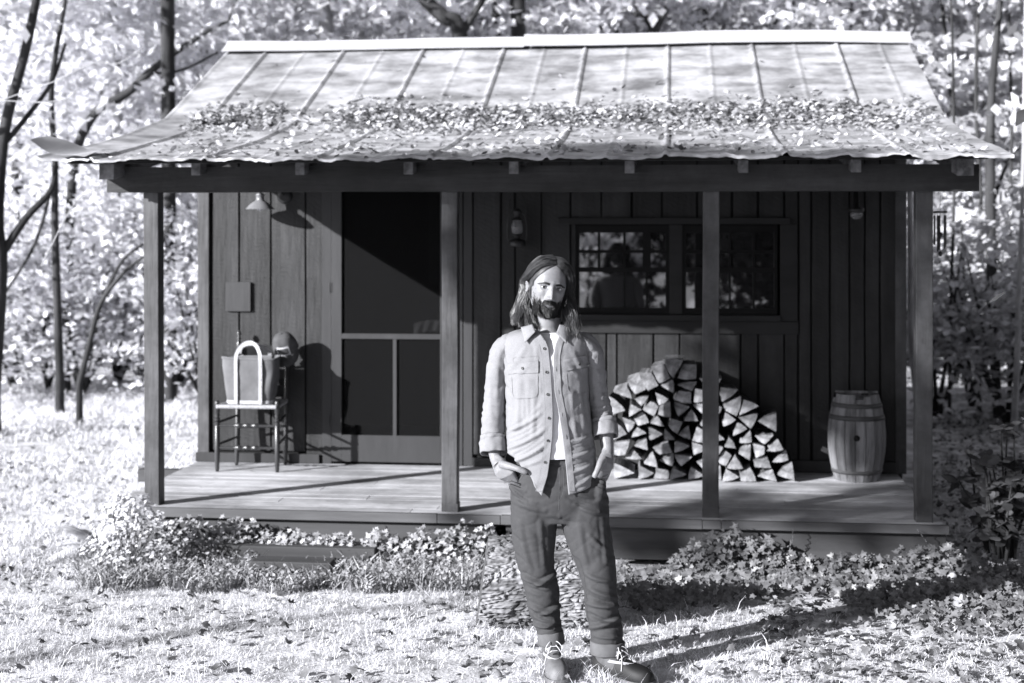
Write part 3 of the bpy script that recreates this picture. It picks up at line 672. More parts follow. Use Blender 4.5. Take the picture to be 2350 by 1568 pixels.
for rw, x_, z_, pg in cells:
    rc[rw] = rc.get(rw, 0)+1; k = rc[rw]
    # drop the shortest edges so the ends read as wedges
    pg = list(pg)
    tgt = rl.choice([3,3,3,4,4])
    while len(pg) > tgt:
        L = [math.hypot(pg[i][0]-pg[(i+1)%len(pg)][0], pg[i][1]-pg[(i+1)%len(pg)][1]) for i in range(len(pg))]; i = L.index(min(L)); j = (i+1)%len(pg)
        m_ = ((pg[i][0]+pg[j][0])/2, (pg[i][1]+pg[j][1])/2); pg[i] = m_; pg.pop(j)
    cx = sum(p[0] for p in pg)/len(pg); cz = sum(p[1] for p in pg)/len(pg); sh = rl.uniform(.86, .96)
    pg = [(cx+(p[0]-cx)*sh, cz+(p[1]-cz)*sh) for p in pg]
    # bark side: one edge bulges
    bk = rl.randrange(len(pg)); ring = []; isb = []
    for i, p in enumerate(pg):
        qn = pg[(i+1)%len(pg)]; nsub = 6
        nxn, nzn = (qn[1]-p[1]), -(qn[0]-p[0]); L = math.hypot(nxn, nzn) or 1
        for s in range(nsub):
            t = s/nsub; bul = (.07*L if i == bk else .015*L)*math.sin(math.pi*t) + rl.uniform(-.0016,.0016)
            X_ = p[0]+(qn[0]-p[0])*t+nxn/L*bul; Z_ = p[1]+(qn[1]-p[1])*t+nzn/L*bul; ring.append((X_-cx, max(Z_, ZD+.002)-cz)); isb.append(i == bk)
    mb = MB(); n = len(ring); dy = rl.uniform(-.035,.03); ln = .36; tw = rl.uniform(-.02,.02); ty = rl.uniform(-.12,.12); tz = rl.uniform(-.12,.12)
    fr_ = [Vector((a, dy + a*ty + b*tz + rl.uniform(-.0015,.0015), b)) for a, b in ring]; bk_ = [Vector((a*.95+tw, dy+ln, b*.95)) for a, b in ring]
    c0 = Vector((0, dy-.003, 0)); mb.add(fr_+[c0], [(i, (i+1)%n, n) for i in range(n)])
    for i in range(n):
        mb.cur = 1 if isb[i] else 0; mb.add([fr_[i], fr_[(i+1)%n], bk_[(i+1)%n], bk_[i]], [(0,3,2,1)])
    mb.cur = 0; mb.add(bk_, [tuple(range(n))])
    if len(pg) == 3: shp = 'three-sided'
    elif len(pg) == 4: shp = 'four-sided'
    else: shp = 'blocky'
    me = mb.build('split_log', [M['logend'], M['bark']]); me.location = (cx, YL, cz)
    rn = 'bottom' if rw == 0 else ('top' if rw == nrow else ordn[rw])
    tag(me, f"{shp} split log, {ordn[k-1]} from the left in the {rn} row{'' if rn in ('bottom','top') else ' up'} of the woodpile", 'log', 'split logs stacked in the woodpile')
# ------------------------------------------------------------------ ground
def gz(x, y):
    z = mnoise.noise(Vector((x*.5, y*.5, 0)))*.035
    if y > 6.6: z -= .09*min(1, (y-6.6)/1.6)
    if y > 60: z += (y-60)*.03
    if x > 4 and y > 10: z += min(6, (x-4))*.04
    return z
def axis(segs):
    out = []
    for a, b, n in segs: out += list(np.linspace(a, b, n, endpoint=False))
    return out + [segs[-1][1]]
gx = axis([(-120,-15,14),(-15,-5,24),(-5,4,60),(4,15,24),(15,120,14)]); gy = axis([(-60,4,16),(4,10,50),(10,30,36),(30,160,16)])
mb = MB(); mb.grid([[Vector((x, y, gz(x, y))) for x in gx] for y in gy][::-1])
M['soil'] = mat('lawn_soil', .28, .78, 5, .95, bump=.6, bscale=60, contrast=(.36,.66))
gr = mb.build('ground', M['soil'], None, True); gr['kind'] = 'structure'
M['grass'] = mat('dry_grass', .74, .95, 1.2, .75, trans=.35, island=.35)
M['leaf'] = mat('dead_leaf', .05, .44, 9, .7, trans=.15, island=.75, contrast=(.3,.7), bump=.2)
M['leafl'] = mat('roof_leaf', .22, .62, 9, .7, trans=.15, island=.7, bump=.2)
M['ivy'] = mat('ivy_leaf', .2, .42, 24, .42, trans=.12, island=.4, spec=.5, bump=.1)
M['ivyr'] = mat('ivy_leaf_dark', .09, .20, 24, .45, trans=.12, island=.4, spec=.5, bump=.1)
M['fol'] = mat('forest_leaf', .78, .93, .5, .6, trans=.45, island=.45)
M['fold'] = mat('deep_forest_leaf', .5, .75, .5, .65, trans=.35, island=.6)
M['trunk'] = mat('tree_bark', .02, .06, 6, .95, (1,1,.3), bump=.8, bscale=24)
M['trunkp'] = mat('pale_bark', .25, .5, 5, .9, (1,1,.5), bump=.5, bscale=20)
M['twig'] = mat('twig_bark', .10, .2, 10, .9)
def view_pts(n, d0, d1, xmin=-200, xmax=2550):
    """ground points inside the view wedge, uniform in area"""
    d = np.sqrt(RG.uniform(d0*d0, d1*d1, n)); u = (RG.uniform(xmin, xmax, n)-1175)/F
    return d*(-sY+u*cY), d*(cY+u*sY)
gzv = np.vectorize(gz, otypes=[float])
def not_cabin(x, y): return ~((x > XL+.0) & (x < XR+.05) & (y > YF-.02) & (y < 13.7))
def blades(x, y, z, L, W, lean):
    n = len(x); a = RG.uniform(0, 2*np.pi, n); ca, sa = np.cos(a), np.sin(a); th = np.abs(RG.normal(0, lean, n)).clip(0, 1.5)
    l = L*RG.uniform(.5, 1.5, n); w = W*RG.uniform(.6, 1.4, n); b = RG.uniform(0, 2*np.pi, n); wx, wy = np.cos(b)*w/2, np.sin(b)*w/2
    P = np.zeros((n, 6, 3)); 
    for k, (t, wk, ex) in enumerate(((0,1,0),(.55,.85,.25),(1,.12,.75))):
        hx = l*t*np.sin(th+ex*.6); hz = l*t*np.cos(np.minimum(1.5, th+ex*.5))
        cx = x+ca*hx; cy = y+sa*hx; cz = z+hz
        P[:, 2*k] = np.stack([cx-wx*wk, cy-wy*wk, cz], 1); P[:, 2*k+1] = np.stack([cx+wx*wk, cy+wy*wk, cz], 1)
    Fq = (np.arange(n)*6)[:, None, None] + np.array([[0,1,3,2],[2,3,5,4]])[None]
    return P.reshape(-1, 3), Fq.reshape(-1, 4)
Vs, Fs_, off = [], [], 0
def dens(x, y):
    n = np.array([mnoise.noise(Vector((a*1.6, b*1.6, 3))) for a, b in zip(x, y)]); return n
for (n, d0, d1, x0, x1, L, W, lean) in ((175000, 5.7, 8.2, -400, 2750, .024, .0028, 1.05), (38000, 8.2, 11.5, -700, 520, .05, .006, .7), (44000, 11.5, 19, -700, 520, .07, .010, .6), (9000, 8.6, 13, 2120, 2500, .05, .006, .7), (3500, 5.8, 7.5, -150, 2500, .07, .003, .6)):
    x, y = view_pts(n, d0, d1, x0, x1); k = not_cabin(x, y); 
    if d1 < 9: k &= (y < YF-.25+.1*np.sin(x*3)); k &= ~((x > .35) & (y > 7.45) & (RG.random(len(x)) > .18)); k &= ~((x > .35) & (y > 6.6) & (RG.random(len(x)) > .62))
    if x0 > 1000: k &= RG.random(len(x)) < .4
    x, y = x[k], y[k]; dn = dens(x, y); k = RG.random(len(x)) < (.75 + dn*1.1); x, y = x[k], y[k]
    P, Fq = blades(x, y, gzv(x, y)-.004, L, W, lean); Vs.append(P); Fs_.append(Fq+off); off += len(P)
for (px_, py_, n_) in ((1262,1545,420),(1240,1535,160),(1290,1540,160),(1395,1560,360),(1430,1552,320),(1360,1545,160),(1230,1462,200),(1320,1462,200),(1120,1455,160)):
    c_ = PZ(px_, py_, 0); x = c_.x+RG.normal(0, .055, n_); y = c_.y+RG.normal(0, .03, n_); P, Fq = blades(x, y, gzv(x, y)-.004, .055, .0032, .75); Vs.append(P); Fs_.append(Fq+off); off += len(P)
gs = np_mesh('grass', np.concatenate(Vs), np.concatenate(Fs_), M['grass']); tag(gs, kind='stuff', label='pale dry lawn grass around the cabin')
# ------------------------------------------------------------------ leaves
def leaf_shape(kind):
    if kind == 'ivy':
        a = [(-.06,-.1),(-.42,-.22),(-.30,.10),(-.52,.34),(-.22,.42),(0,.95),(.22,.42),(.52,.34),(.30,.10),(.42,-.22),(.06,-.1)]
    elif kind == 'maple':
        a = [(0,-.2),(-.35,-.25),(-.55,.15),(-.33,.28),(-.42,.72),(-.12,.6),(0,1.0),(.12,.6),(.42,.72),(.33,.28),(.55,.15),(.35,-.25)]
    else:
        a = [(0,-.05),(-.22,.15),(-.30,.45),(-.2,.78),(0,1.0),(.2,.78),(.30,.45),(.22,.15)]
    a = np.array(a, float); return np.vstack([a, [[0, .3]]])
def leaf_mesh(name, pos, nrm, size, kind, m, parent=None, curl=.3, roll=None):
    """one polygon fan per leaf, centre raised or sunk so that it curls"""
    S = leaf_shape(kind); k = len(S)-1; n = len(pos); pos = np.asarray(pos, float); nrm = np.asarray(nrm, float); nrm = nrm/np.linalg.norm(nrm, axis=1, keepdims=True)
    a = RG.normal(size=(n, 3)) if roll is None else roll; u = np.cross(nrm, a); u /= np.linalg.norm(u, axis=1, keepdims=True)+1e-9; v = np.cross(nrm, u)
    size = np.asarray(size)*np.ones(n); c = RG.normal(0, curl, n)
    X = S[:, 0][None]*size[:, None]; Yv = S[:, 1][None]*size[:, None]; Z = c[:, None]*size[:, None]*(S[:, 0]**2*1.6+(S[:, 1]-.4)**2*.7)[None]
    P = pos[:, None, :] + X[..., None]*u[:, None, :] + Yv[..., None]*v[:, None, :] + Z[..., None]*nrm[:, None, :]
    tri = np.array([[i, (i+1) % k, k] for i in range(k)]); Fq = (np.arange(n)*(k+1))[:, None, None] + tri[None]
    return np_mesh(name, P.reshape(-1, 3), Fq.reshape(-1, 3), m, parent)
# fallen leaves on the lawn
x, y = view_pts(5200, 5.7, 8.6, -150, 2500); k = not_cabin(x, y) & (y < YF-.1)
pr = np.where(x > .4, .95, .20) * (1 + .0*x); k &= RG.random(len(x)) < pr; x, y = x[k], y[k]
x2, y2 = view_pts(2000, 8.6, 15, -600, 500); k = not_cabin(x2, y2) & (RG.random(len(x2)) < .30); x3, y3 = view_pts(2200, 8.7, 16, 2100, 2500); k3 = not_cabin(x3, y3)
x = np.concatenate([x, x2[k], x3[k3]]); y = np.concatenate([y, y2[k], y3[k3]]); n = len(x)
pos = np.stack([x, y, gzv(x, y)+RG.uniform(.008, .05, n)], 1); nr = np.stack([RG.normal(0, .38, n), RG.normal(0, .38, n), np.ones(n)], 1)
tag(leaf_mesh('fallen_leaves', pos, nr, RG.uniform(.020, .050, n), 'maple', M['leaf'], curl=.7), kind='stuff', label='curled dry leaves scattered over the lawn')
# leaves caught on the roof
n = 7500; x = RG.uniform(RX0+.25, RX1-.1, n); t0 = RG.normal(0, 1, n)
yb = YB - .05 + np.array([mnoise.noise(Vector((a*1.1, 0, 8)))*.16+mnoise.noise(Vector((a*4, 0, 8)))*.06 for a in x]) + t0*.20 - .08
keep = RG.random(n) < np.array([max(.05, min(1, .95+mnoise.noise(Vector((a*.9, 4, 8)))*.8 - (.75 if a < -2.5 else 0)*(abs(a+3.3) > .35) - (.6 if a > 1.35 else 0))) for a in x])
x, yb = x[keep], yb[keep]; n2 = 1500; x = np.concatenate([x, RG.uniform(RX0+.4, RX1-.1, n2)]); yb = np.concatenate([yb, RG.uniform(YE+.05, YB-.1, n2)**1.0]); n3 = 60; x = np.concatenate([x, RG.uniform(RX0+.2, RX1-.2, n3)]); yb = np.concatenate([yb, RG.uniform(YB, YR-.35, n3)])
def rz_(a, b):
    if b < YB: return lower(a, (b-edge_y(a))/(YB+.06-edge_y(a))).z
    return upper(a, (b-YB+.02)/(YR-YB+.02)).z
z = np.array([rz_(a, b) for a, b in zip(x, yb)]); pile = .075*np.exp(-((yb-YB+.05)/.16)**2)
n = len(x); pos = np.stack([x, yb, z+.006+pile*RG.uniform(0, 1, n)], 1); nr = np.stack([RG.normal(0, .5, n), RG.normal(-.2, .5, n), np.ones(n)], 1)
tag(leaf_mesh('roof_leaves', pos, nr, RG.uniform(.028, .062, n), 'oval', M['leafl'], curl=.6), kind='stuff', label='drift of dead leaves along the bend of the tin roof')
# loose twigs and a few leaves on the deck
x = RG.uniform(XL+.1, XR-.1, 26); y = RG.uniform(YF+.05, YW-.3, 26); pos = np.stack([x, y, np.full(26, ZD+.006)], 1); nr = np.stack([RG.normal(0,.2,26), RG.normal(0,.2,26), np.ones(26)], 1)
tag(leaf_mesh('deck_leaves', pos, nr, RG.uniform(.012, .03, 26), 'oval', M['leaf'], curl=.5), kind='stuff', label='a few small dry leaves on the porch boards')
# ------------------------------------------------------------------ ivy beds
def ivy(name, spec, n, m, lab, size=(.028, .055), stems=30):
    """spec: list of (x px, top y px, bottom y px) outline at depth just in front of the skirt board"""
    xs_ = np.array([s[0] for s in spec], float); tp = np.array([s[1] for s in spec], float); bt = np.array([s[2] for s in spec], float)
    pos, nrm = [], []
    for i in range(n):
        px_ = RG.uniform(xs_[0], xs_[-1]); a = np.interp(px_, xs_, tp); b = np.interp(px_, xs_, bt); s = RG.random()**.85
        a += mnoise.noise(Vector((px_*.02, 0, 3)))*28 + mnoise.noise(Vector((px_*.07, 0, 5)))*14
        if RG.random() < .2*(1-s): continue
        yy = a+(b-a)*s; Yd = 8.57 - .06*s - RG.uniform(0, .10)
        p = PY(px_, yy, Yd); gzz = gz(p.x, p.y)+.012
        if p.z < gzz: p = PZ(px_, yy, gzz+RG.uniform(0, .10))
        pos.append(p); nrm.append((RG.normal(-.1, .35), RG.normal(-.75, .35), RG.normal(.75, .35)))
    up = np.tile(np.array([[1., 0, 0]]), (len(pos), 1)) + RG.normal(0, .5, (len(pos), 3))
    o = leaf_mesh(name, np.array([tuple(p) for p in pos]), np.array(nrm), RG.uniform(size[0], size[1], len(pos)), 'ivy', m, curl=.25, roll=up)
    return tag(o, kind='stuff', label=lab)
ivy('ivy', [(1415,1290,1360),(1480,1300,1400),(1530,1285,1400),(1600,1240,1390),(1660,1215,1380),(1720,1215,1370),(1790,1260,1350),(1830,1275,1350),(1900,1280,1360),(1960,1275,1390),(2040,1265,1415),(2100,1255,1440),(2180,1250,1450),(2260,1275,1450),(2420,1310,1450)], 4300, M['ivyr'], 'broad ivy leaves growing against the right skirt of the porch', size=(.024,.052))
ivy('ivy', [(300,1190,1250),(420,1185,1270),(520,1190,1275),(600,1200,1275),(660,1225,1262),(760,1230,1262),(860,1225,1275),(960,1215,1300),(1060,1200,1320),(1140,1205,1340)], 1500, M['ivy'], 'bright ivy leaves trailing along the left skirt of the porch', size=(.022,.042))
# low weeds in front of the left skirt
x = []; y = []
for i in range(7000):
    px_ = RG.uniform(180, 1100); yy = RG.uniform(1255, 1360) + 18*mnoise.noise(Vector((px_*.01, 1, 2)))
    if 590 < px_ < 760 and yy < 1320: continue
    p = PZ(px_, yy, -.06); x.append(p.x); y.append(p.y)
x = np.array(x); y = np.array(y); P, Fq = blades(x, y, gzv(x, y), .10, .008, .6); tag(np_mesh('weeds', P, Fq, M['ivy']), kind='stuff', label='low weeds between the lawn and the left skirt of the porch')
n = 2600; idx = RG.integers(0, len(x), n); pos = np.stack([x[idx], y[idx], gzv(x[idx], y[idx])+RG.uniform(.02, .11, n)], 1); nr = np.stack([RG.normal(0,.5,n), RG.normal(-.5,.4,n), np.ones(n)], 1)
tag(leaf_mesh('ground_cover', pos, nr, RG.uniform(.012, .03, n), 'oval', M['ivy'], curl=.3), kind='stuff', label='small leafy ground cover in front of the left skirt')
# trailing ivy vines
mb = MB()
for pts in ([(1690,1215),(1700,1250),(1690,1290)],[(1745,1232),(1775,1258),(1815,1250),(1820,1215)],[(1815,1240),(1810,1290),(1800,1320)],[(2105,1215),(2130,1250),(2150,1290)],[(1560,1275),(1510,1330),(1480,1380),(1430,1360)]):
    mb.tube([PY(a, b, 8.60-.02*(i%2)) for i, (a, b) in enumerate(crom(pts, 6))], .0028, 5)
tag(mb.build('ivy_vine', M['twig'], None), 'thin bare ivy vines hanging on the right skirt of the porch', kind='stuff')
# timber step half hidden in the weeds
stp = empty('timber_step', PZ(660, 1300, -.09), 'low weathered timber step half buried in weeds before the left of the porch', 'step')
for (a, b, y0, y1, Y, dd) in ((497, 860, 1251, 1276, 8.38, .12), (570, 758, 1288, 1322, 8.02, .15)):
    A = PY(a, y0, Y); B = PY(b, y1, Y); mb = MB(); mb.box(A.x, B.x, Y, Y+dd, PY(a,y1,Y).z, A.z); lp(mb, 'timber', M['skirt'], stp, False, bevel=.006)

# fern and pale leafy plant at the left corner
M['fern'] = mat('fern_frond', .5, .7, 6, .6, trans=.3)
fb = PZ(222, 1268, -.06); fern = empty('fern', fb, 'pale arching fern beside the leftmost porch post', 'fern')
for k in range(17):
    a = rnd.uniform(0, 2*math.pi); L = rnd.uniform(.34, .55); el = rnd.uniform(.35, 1.1); pts = []
    for i in range(15):
        t = i/14; pts.append(Vector((math.cos(a)*L*t*(.55+.45*t)*math.cos(el*.6), math.sin(a)*L*t*.7*(.5+.5*t), L*(math.sin(el)*t*1.15 - .62*t*t))))
    mb = MB(); mb.tube(pts, [.0028*(1-.7*i/14) for i in range(15)], 5)
    for i in range(1, 14):
        for f2 in (0, .5):
            j = i+f2; i0 = int(j); p = pts[i0].lerp(pts[min(14, i0+1)], j-i0); tn = (pts[min(14,i0+1)]-pts[i0]).normalized(); sd_ = tn.cross(Vector((0,0,1))).normalized(); ln = .072*math.sin(math.pi*(.12+.86*j/14))**.8
            for s in (-1, 1):
                tip = p+sd_*s*ln+tn*ln*.35-Vector((0,0,ln*.15)); wv = tn*.0075; mb.add([p-wv, p+wv, (p+tip)/2+wv*.8+Vector((0,0,.003)), tip, (p+tip)/2-wv*.8+Vector((0,0,.003))], [(0,1,2,3,4)])
    mb.build('frond', M['fern'], fern)
pb = PZ(305, 1302, -.06); pl = empty('leafy_plant', pb, 'bright bushy plant with round leaves around the foot of the leftmost post', 'plant')
n = 1300; th = RG.uniform(0, 2*np.pi, n); hh = RG.random(n)**.7; rr_ = RG.random(n)**.5*(.25-.17*hh); pos = np.stack([np.cos(th)*rr_*1.5, np.sin(th)*rr_*.5-.06, .02+hh*.42], 1)
nr = np.stack([np.cos(th)*.6, np.sin(th)*.6-.4, np.ones(n)*.8], 1)+RG.normal(0,.3,(n,3)); leaf_mesh('leaves', pos, nr, RG.uniform(.016, .034, n), 'oval', M['fern'], pl, curl=.3)
mb = MB()
for k in range(26):
    a = rnd.uniform(0, 6.28); r = rnd.uniform(.02,.2); mb.tube([(0,-.08,0),(math.cos(a)*r*.6,-.1+math.sin(a)*r*.4,.15),(math.cos(a)*r,-.1+math.sin(a)*r*.6,rnd.uniform(.2,.34))], .0025, 5)
mb.build('stems', M['twig'], pl)
# ------------------------------------------------------------------ big log behind the man
M['logbark'] = mat('rough_pine_bark', .06, .30, 6, .95, (.45,1,1), bump=1.0, bscale=22, contrast=(.38,.6))
LR = .232; lc = Vector((PD(1240,1340,7.12).x, 7.12*cY+.02, .18)); logo = empty('cut_log', (lc.x, lc.y, lc.z-LR), 'thick cut log with rough plated bark lying on the grass behind the man', 'log')
NA, NL = 260, 150; V = np.zeros((NL+1, NA, 3)); EV = np.zeros((NL+1, NA))
for i in range(NL+1):
    xl = -.325+.58*i/NL
    for j in range(NA):
        a = 2*math.pi*j/NA; ca, sa = math.cos(a), math.sin(a); arc = a*LR
        q = Vector((xl*13+1.8*mnoise.noise(Vector((xl*6, ca*4, sa*4))), ca*LR*40, sa*LR*40)); c1 = mnoise.voronoi(q, distance_metric='DISTANCE', exponent=2.5)[0]; e = c1[1]-c1[0]
        r = LR*(1+.02*math.sin(2*a+1)) + .013*min(1, e*3.2) + .005*mnoise.noise(Vector((xl*18, ca*9, sa*9))) - .012 + .006*mnoise.noise(Vector((xl*45, ca*30, sa*30))); EV[i, j] = min(1, .2+e*5.0)
        V[i, j] = (xl + .065*(.5+.5*sa)*(1-i/NL), r*ca, LR + r*sa)
mb = MB(); mb.grid([[tuple(V[i, j]) for j in range(NA)] for i in range(NL+1)][::-1], closed=True); b_ = mb.build('bark', M['logbark'], logo)
at_ = b_.data.color_attributes.new('crack', 'FLOAT_COLOR', 'POINT'); ev_ = np.repeat(EV[::-1].reshape(-1)[:, None], 4, 1).astype(np.float32); at_.data.foreach_set('color', ev_.ravel())
t_ = M['logbark'].node_tree; ca_ = t_.nodes.new('ShaderNodeVertexColor'); ca_.layer_name = 'crack'; mm_ = t_.nodes.new('ShaderNodeMix'); mm_.data_type = 'RGBA'; mm_.inputs[6].default_value = g(.02); bs_ = t_.nodes['Principled BSDF']; src_ = bs_.inputs['Base Color'].links[0].from_socket; t_.links.new(ca_.outputs[0], mm_.inputs[0]); t_.links.new(src_, mm_.inputs[7]); t_.links.new(mm_.outputs[2], bs_.inputs['Base Color'])
for i in (0, NL):
    mb = MB(); mb.add([tuple(V[i, j]*np.array([1,.975,.975])+np.array([0,0,LR*.025])) for j in range(NA)], [tuple(range(NA))]); mb.build('cut_end', M['bark'], logo)
logo.rotation_euler = (0, 0, R(7))
# ------------------------------------------------------------------ woodland
def leaf_cloud(n, cfun, size, flat=.5, seed=1, per=34, spread=.32):
    """quads grouped in flat sprays; cfun gives spray centres"""
    rg = np.random.default_rng(seed); nc = max(1, n//per); C = cfun(rg, nc); C = np.repeat(C, per, axis=0); m_ = len(C)
    sp = np.stack([rg.normal(0, spread, m_), rg.normal(0, spread, m_), rg.normal(0, spread*(1-flat)*.5, m_)], 1); C = C+sp
    nr = np.stack([rg.normal(0, .55, m_), rg.normal(-.25, .55, m_), rg.normal(.7, .45, m_)], 1); nr /= np.linalg.norm(nr, axis=1, keepdims=True)
    a = rg.normal(size=(m_, 3)); u = np.cross(nr, a); u /= np.linalg.norm(u, axis=1, keepdims=True); v = np.cross(nr, u); s = rg.uniform(size[0], size[1], m_)[:, None]
    P = np.stack([C-u*s*.5, C-v*s*.8+nr*s*.1, C+u*s*.5, C+v*s*.9-nr*s*.15], 1)
    return P.reshape(-1, 3), np.arange(m_*4).reshape(-1, 4)
def cmesh(name, n, cfun, size, m, **kw):
    V, Fq = leaf_cloud(n, cfun, size, **kw); o = np_mesh(name, V, Fq, m); me = o.data; bpy.data.objects.remove(o); return me
def ell(rx, ry, z0, z1, hollow=.35):
    def f(rg, n):
        d = rg.normal(size=(n, 3)); d /= np.linalg.norm(d, axis=1, keepdims=True); r = rg.uniform(hollow, 1, n)[:, None]**.6
        p = d*r; lump = 1+.25*np.sin(p[:, :1]*5+p[:, 1:2]*4); p = p*lump
        return p*np.array([rx, ry, (z1-z0)/2]) + np.array([0, 0, (z0+z1)/2])
    return f
crowns = [cmesh('crown_leaves', 3400, ell(2.5, 2.2, 2.4, 8.8), (.07, .12), M['fol'], flat=.6, seed=s) for s in (1, 2, 3)]
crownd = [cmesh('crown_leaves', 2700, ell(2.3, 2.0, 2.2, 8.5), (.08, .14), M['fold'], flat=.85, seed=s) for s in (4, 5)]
shrubm = [cmesh('shrub_leaves', 2600, ell(1.3, 1.1, .05, 2.7, .1), (.045, .085), M['fol'], flat=.4, seed=s, spread=.25) for s in (6, 7)]
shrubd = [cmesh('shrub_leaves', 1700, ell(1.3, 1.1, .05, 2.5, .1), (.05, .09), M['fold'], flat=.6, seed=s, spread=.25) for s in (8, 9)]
ntree = [0]
def tree(d, paths, lab, dark=False, m='trunk', crown=True, cs=1.0, name='tree', cat='tree', czs=1.0, group=None, coff=(0,0)):
    """paths: polylines of (x px, y px, width px) seen at distance d; the first is the trunk"""
    x0, y0, _ = paths[0][0]; b = PD(x0, y0, d); base = Vector((b.x, b.y, gz(b.x, b.y)-.05))
    t = empty(name, base, lab, cat, group); mb = MB()
    for pi, pth in enumerate(paths):
        pp = crom([tuple(p) for p in pth], 5); pts = []; rr = []
        for i, (a, c, w_) in enumerate(pp):
            dd = d + (.0 if pi == 0 else .02*i) ; p = PD(a, c, dd); pts.append(p-base); rr.append(max(.006, w_/2/F*dd))
        if pi == 0:
            pts.insert(0, Vector((pts[0].x, pts[0].y, 0))) if pts[0].z > .05 else None
            if len(pts) > len(rr): rr.insert(0, rr[0]*1.15)
            if crown: # carry the trunk on up, out of sight
                a, b2 = pts[-2], pts[-1]; dr = (b2-a).normalized(); 
                for k in range(3): pts.append(pts[-1]+Vector((dr.x*.5, dr.y*.5, 1.2))); rr.append(rr[-1]*.7)
        mb.tube(pts, rr, 9)
    mb.build('trunk', M[m], t, True)
    if crown:
        ntree[0] += 1; me = (crownd if dark else crowns)[ntree[0] % (2 if dark else 3)]; o = link('crown', me, None, t); o.rotation_euler = (0, 0, ntree[0]*1.7); o.scale = (cs, cs, czs); o.location = (coff[0], coff[1], 0)
    return t
# trunks one can tell apart, left side
tree(17.0, [[(388,905,36),(388,600,33),(386,300,33),(384,60,33),(384,-40,33)]], 'straight dark trunk rising just left of the cabin roof', cs=1.0, coff=(.3, 2.6))
tree(16.0, [[(137,872,20),(132,720,19),(126,520,17),(126,370,15),(118,200,13),(150,0,10)],[(126,400,9),(80,560,8),(0,690,6)]], 'slender straight dark tree standing at the left lawn edge', cs=.9, coff=(-1.0, 2.8))
tree(15.0, [[(182,882,15),(205,790,13),(232,695,11),(290,620,8),(345,580,6)],[(232,695,9),(280,600,7),(330,560,5)]], 'thin forked sapling leaning right at the lawn edge', crown=False, name='sapling')
tree(18.0, [[(150,860,24),(165,420,22),(210,270,22),(290,215,20),(350,160,18),(420,108,14),(480,70,10),(525,48,6)],[(340,170,9),(420,160,7),(500,120,4)]], 'crooked limb of a tree sweeping up to the right past the straight trunk', crown=True, coff=(-.5, 2.6))
tree(14.0, [[(-20,905,40),(0,620,34),(-10,500,36),(10,300,26),(52,140,22),(75,40,20),(90,-40,18)],[(0,590,20),(60,500,17),(115,440,14),(130,380,10)],[(10,330,14),(60,270,12),(118,190,9),(150,100,7)]], 'gnarled dark tree at the very left of the lawn', coff=(-1.5,0))
tree(19.0, [[(268,800,20),(262,600,20),(270,300,24),(262,100,22),(255,-40,20)]], 'pale grey trunk half lost in the foliage left of the roof', m='trunkp')
tree(20.0, [[(745,400,44),(745,85,42),(735,0,48),(725,-60,48)],[(745,30,20),(800,-10,18)]], 'broad pale trunk seen above the left part of the ridge', m='trunkp', coff=(0,2.6))
tree(18.0, [[(1058,400,42),(1055,82,36),(1020,40,34),(975,0,30),(930,-60,26)],[(1060,75,20),(1090,30,16),(1120,-20,13)]], 'dark forked tree above the middle of the ridge', coff=(0,2.6))
tree(19.0, [[(1190,400,38),(1190,85,36),(1188,20,36),(1186,-60,36)]], 'thick straight dark trunk above the middle of the ridge, right of the fork', coff=(0,2.6))
tree(21.0, [[(1150,300,26),(1148,90,24),(1130,20,24),(1120,-60,22)]], 'grey trunk leaning left behind the thick dark trunk')
tree(20.0, [[(1510,400,30),(1500,85,22),(1470,40,18),(1430,0,14)],[(1500,80,18),(1530,20,14),(1560,-30,12)],[(1420,75,10),(1340,50,8),(1290,10,6)]], 'dark branching tree above the right half of the ridge')
tree(22.0, [[(1600,400,40),(1610,85,36),(1600,0,36),(1600,-50,36)]], 'dim wide trunk behind the leaves above the right half of the ridge')
# right side
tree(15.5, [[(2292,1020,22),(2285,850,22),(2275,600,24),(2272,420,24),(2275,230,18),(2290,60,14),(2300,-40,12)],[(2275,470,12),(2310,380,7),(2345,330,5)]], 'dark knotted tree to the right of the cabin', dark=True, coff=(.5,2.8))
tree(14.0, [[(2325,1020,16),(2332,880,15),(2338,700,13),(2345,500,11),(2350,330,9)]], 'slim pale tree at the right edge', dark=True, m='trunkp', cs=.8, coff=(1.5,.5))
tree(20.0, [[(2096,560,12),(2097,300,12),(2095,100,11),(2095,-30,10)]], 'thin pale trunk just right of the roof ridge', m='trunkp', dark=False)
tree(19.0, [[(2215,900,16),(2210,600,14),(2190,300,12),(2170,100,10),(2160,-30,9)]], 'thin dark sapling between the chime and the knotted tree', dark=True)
tree(13.5, [[(2120,1005,22),(2093,800,17),(2090,600,16),(2088,400,14)]], 'pale trunk glimpsed between the cabin wall and the right post', m='trunkp', crown=False)
tree(15.0, [[(2178,1010,9),(2182,700,8),(2190,420,7),(2186,100,6),(2180,-30,5)]], 'very thin dark stem close to the wind chime', crown=False, name='sapling')
tree(16.0, [[(2250,1000,12),(2243,760,11),(2252,500,10),(2240,240,9),(2246,-30,8)]], 'thin mottled trunk just left of the knotted tree', dark=True, coff=(.6,2.5))
tree(17.0, [[(2318,960,10),(2312,640,9),(2322,330,8),(2316,60,7),(2320,-30,6)]], 'thin dark stem between the knotted tree and the pale one', crown=False, name='sapling')
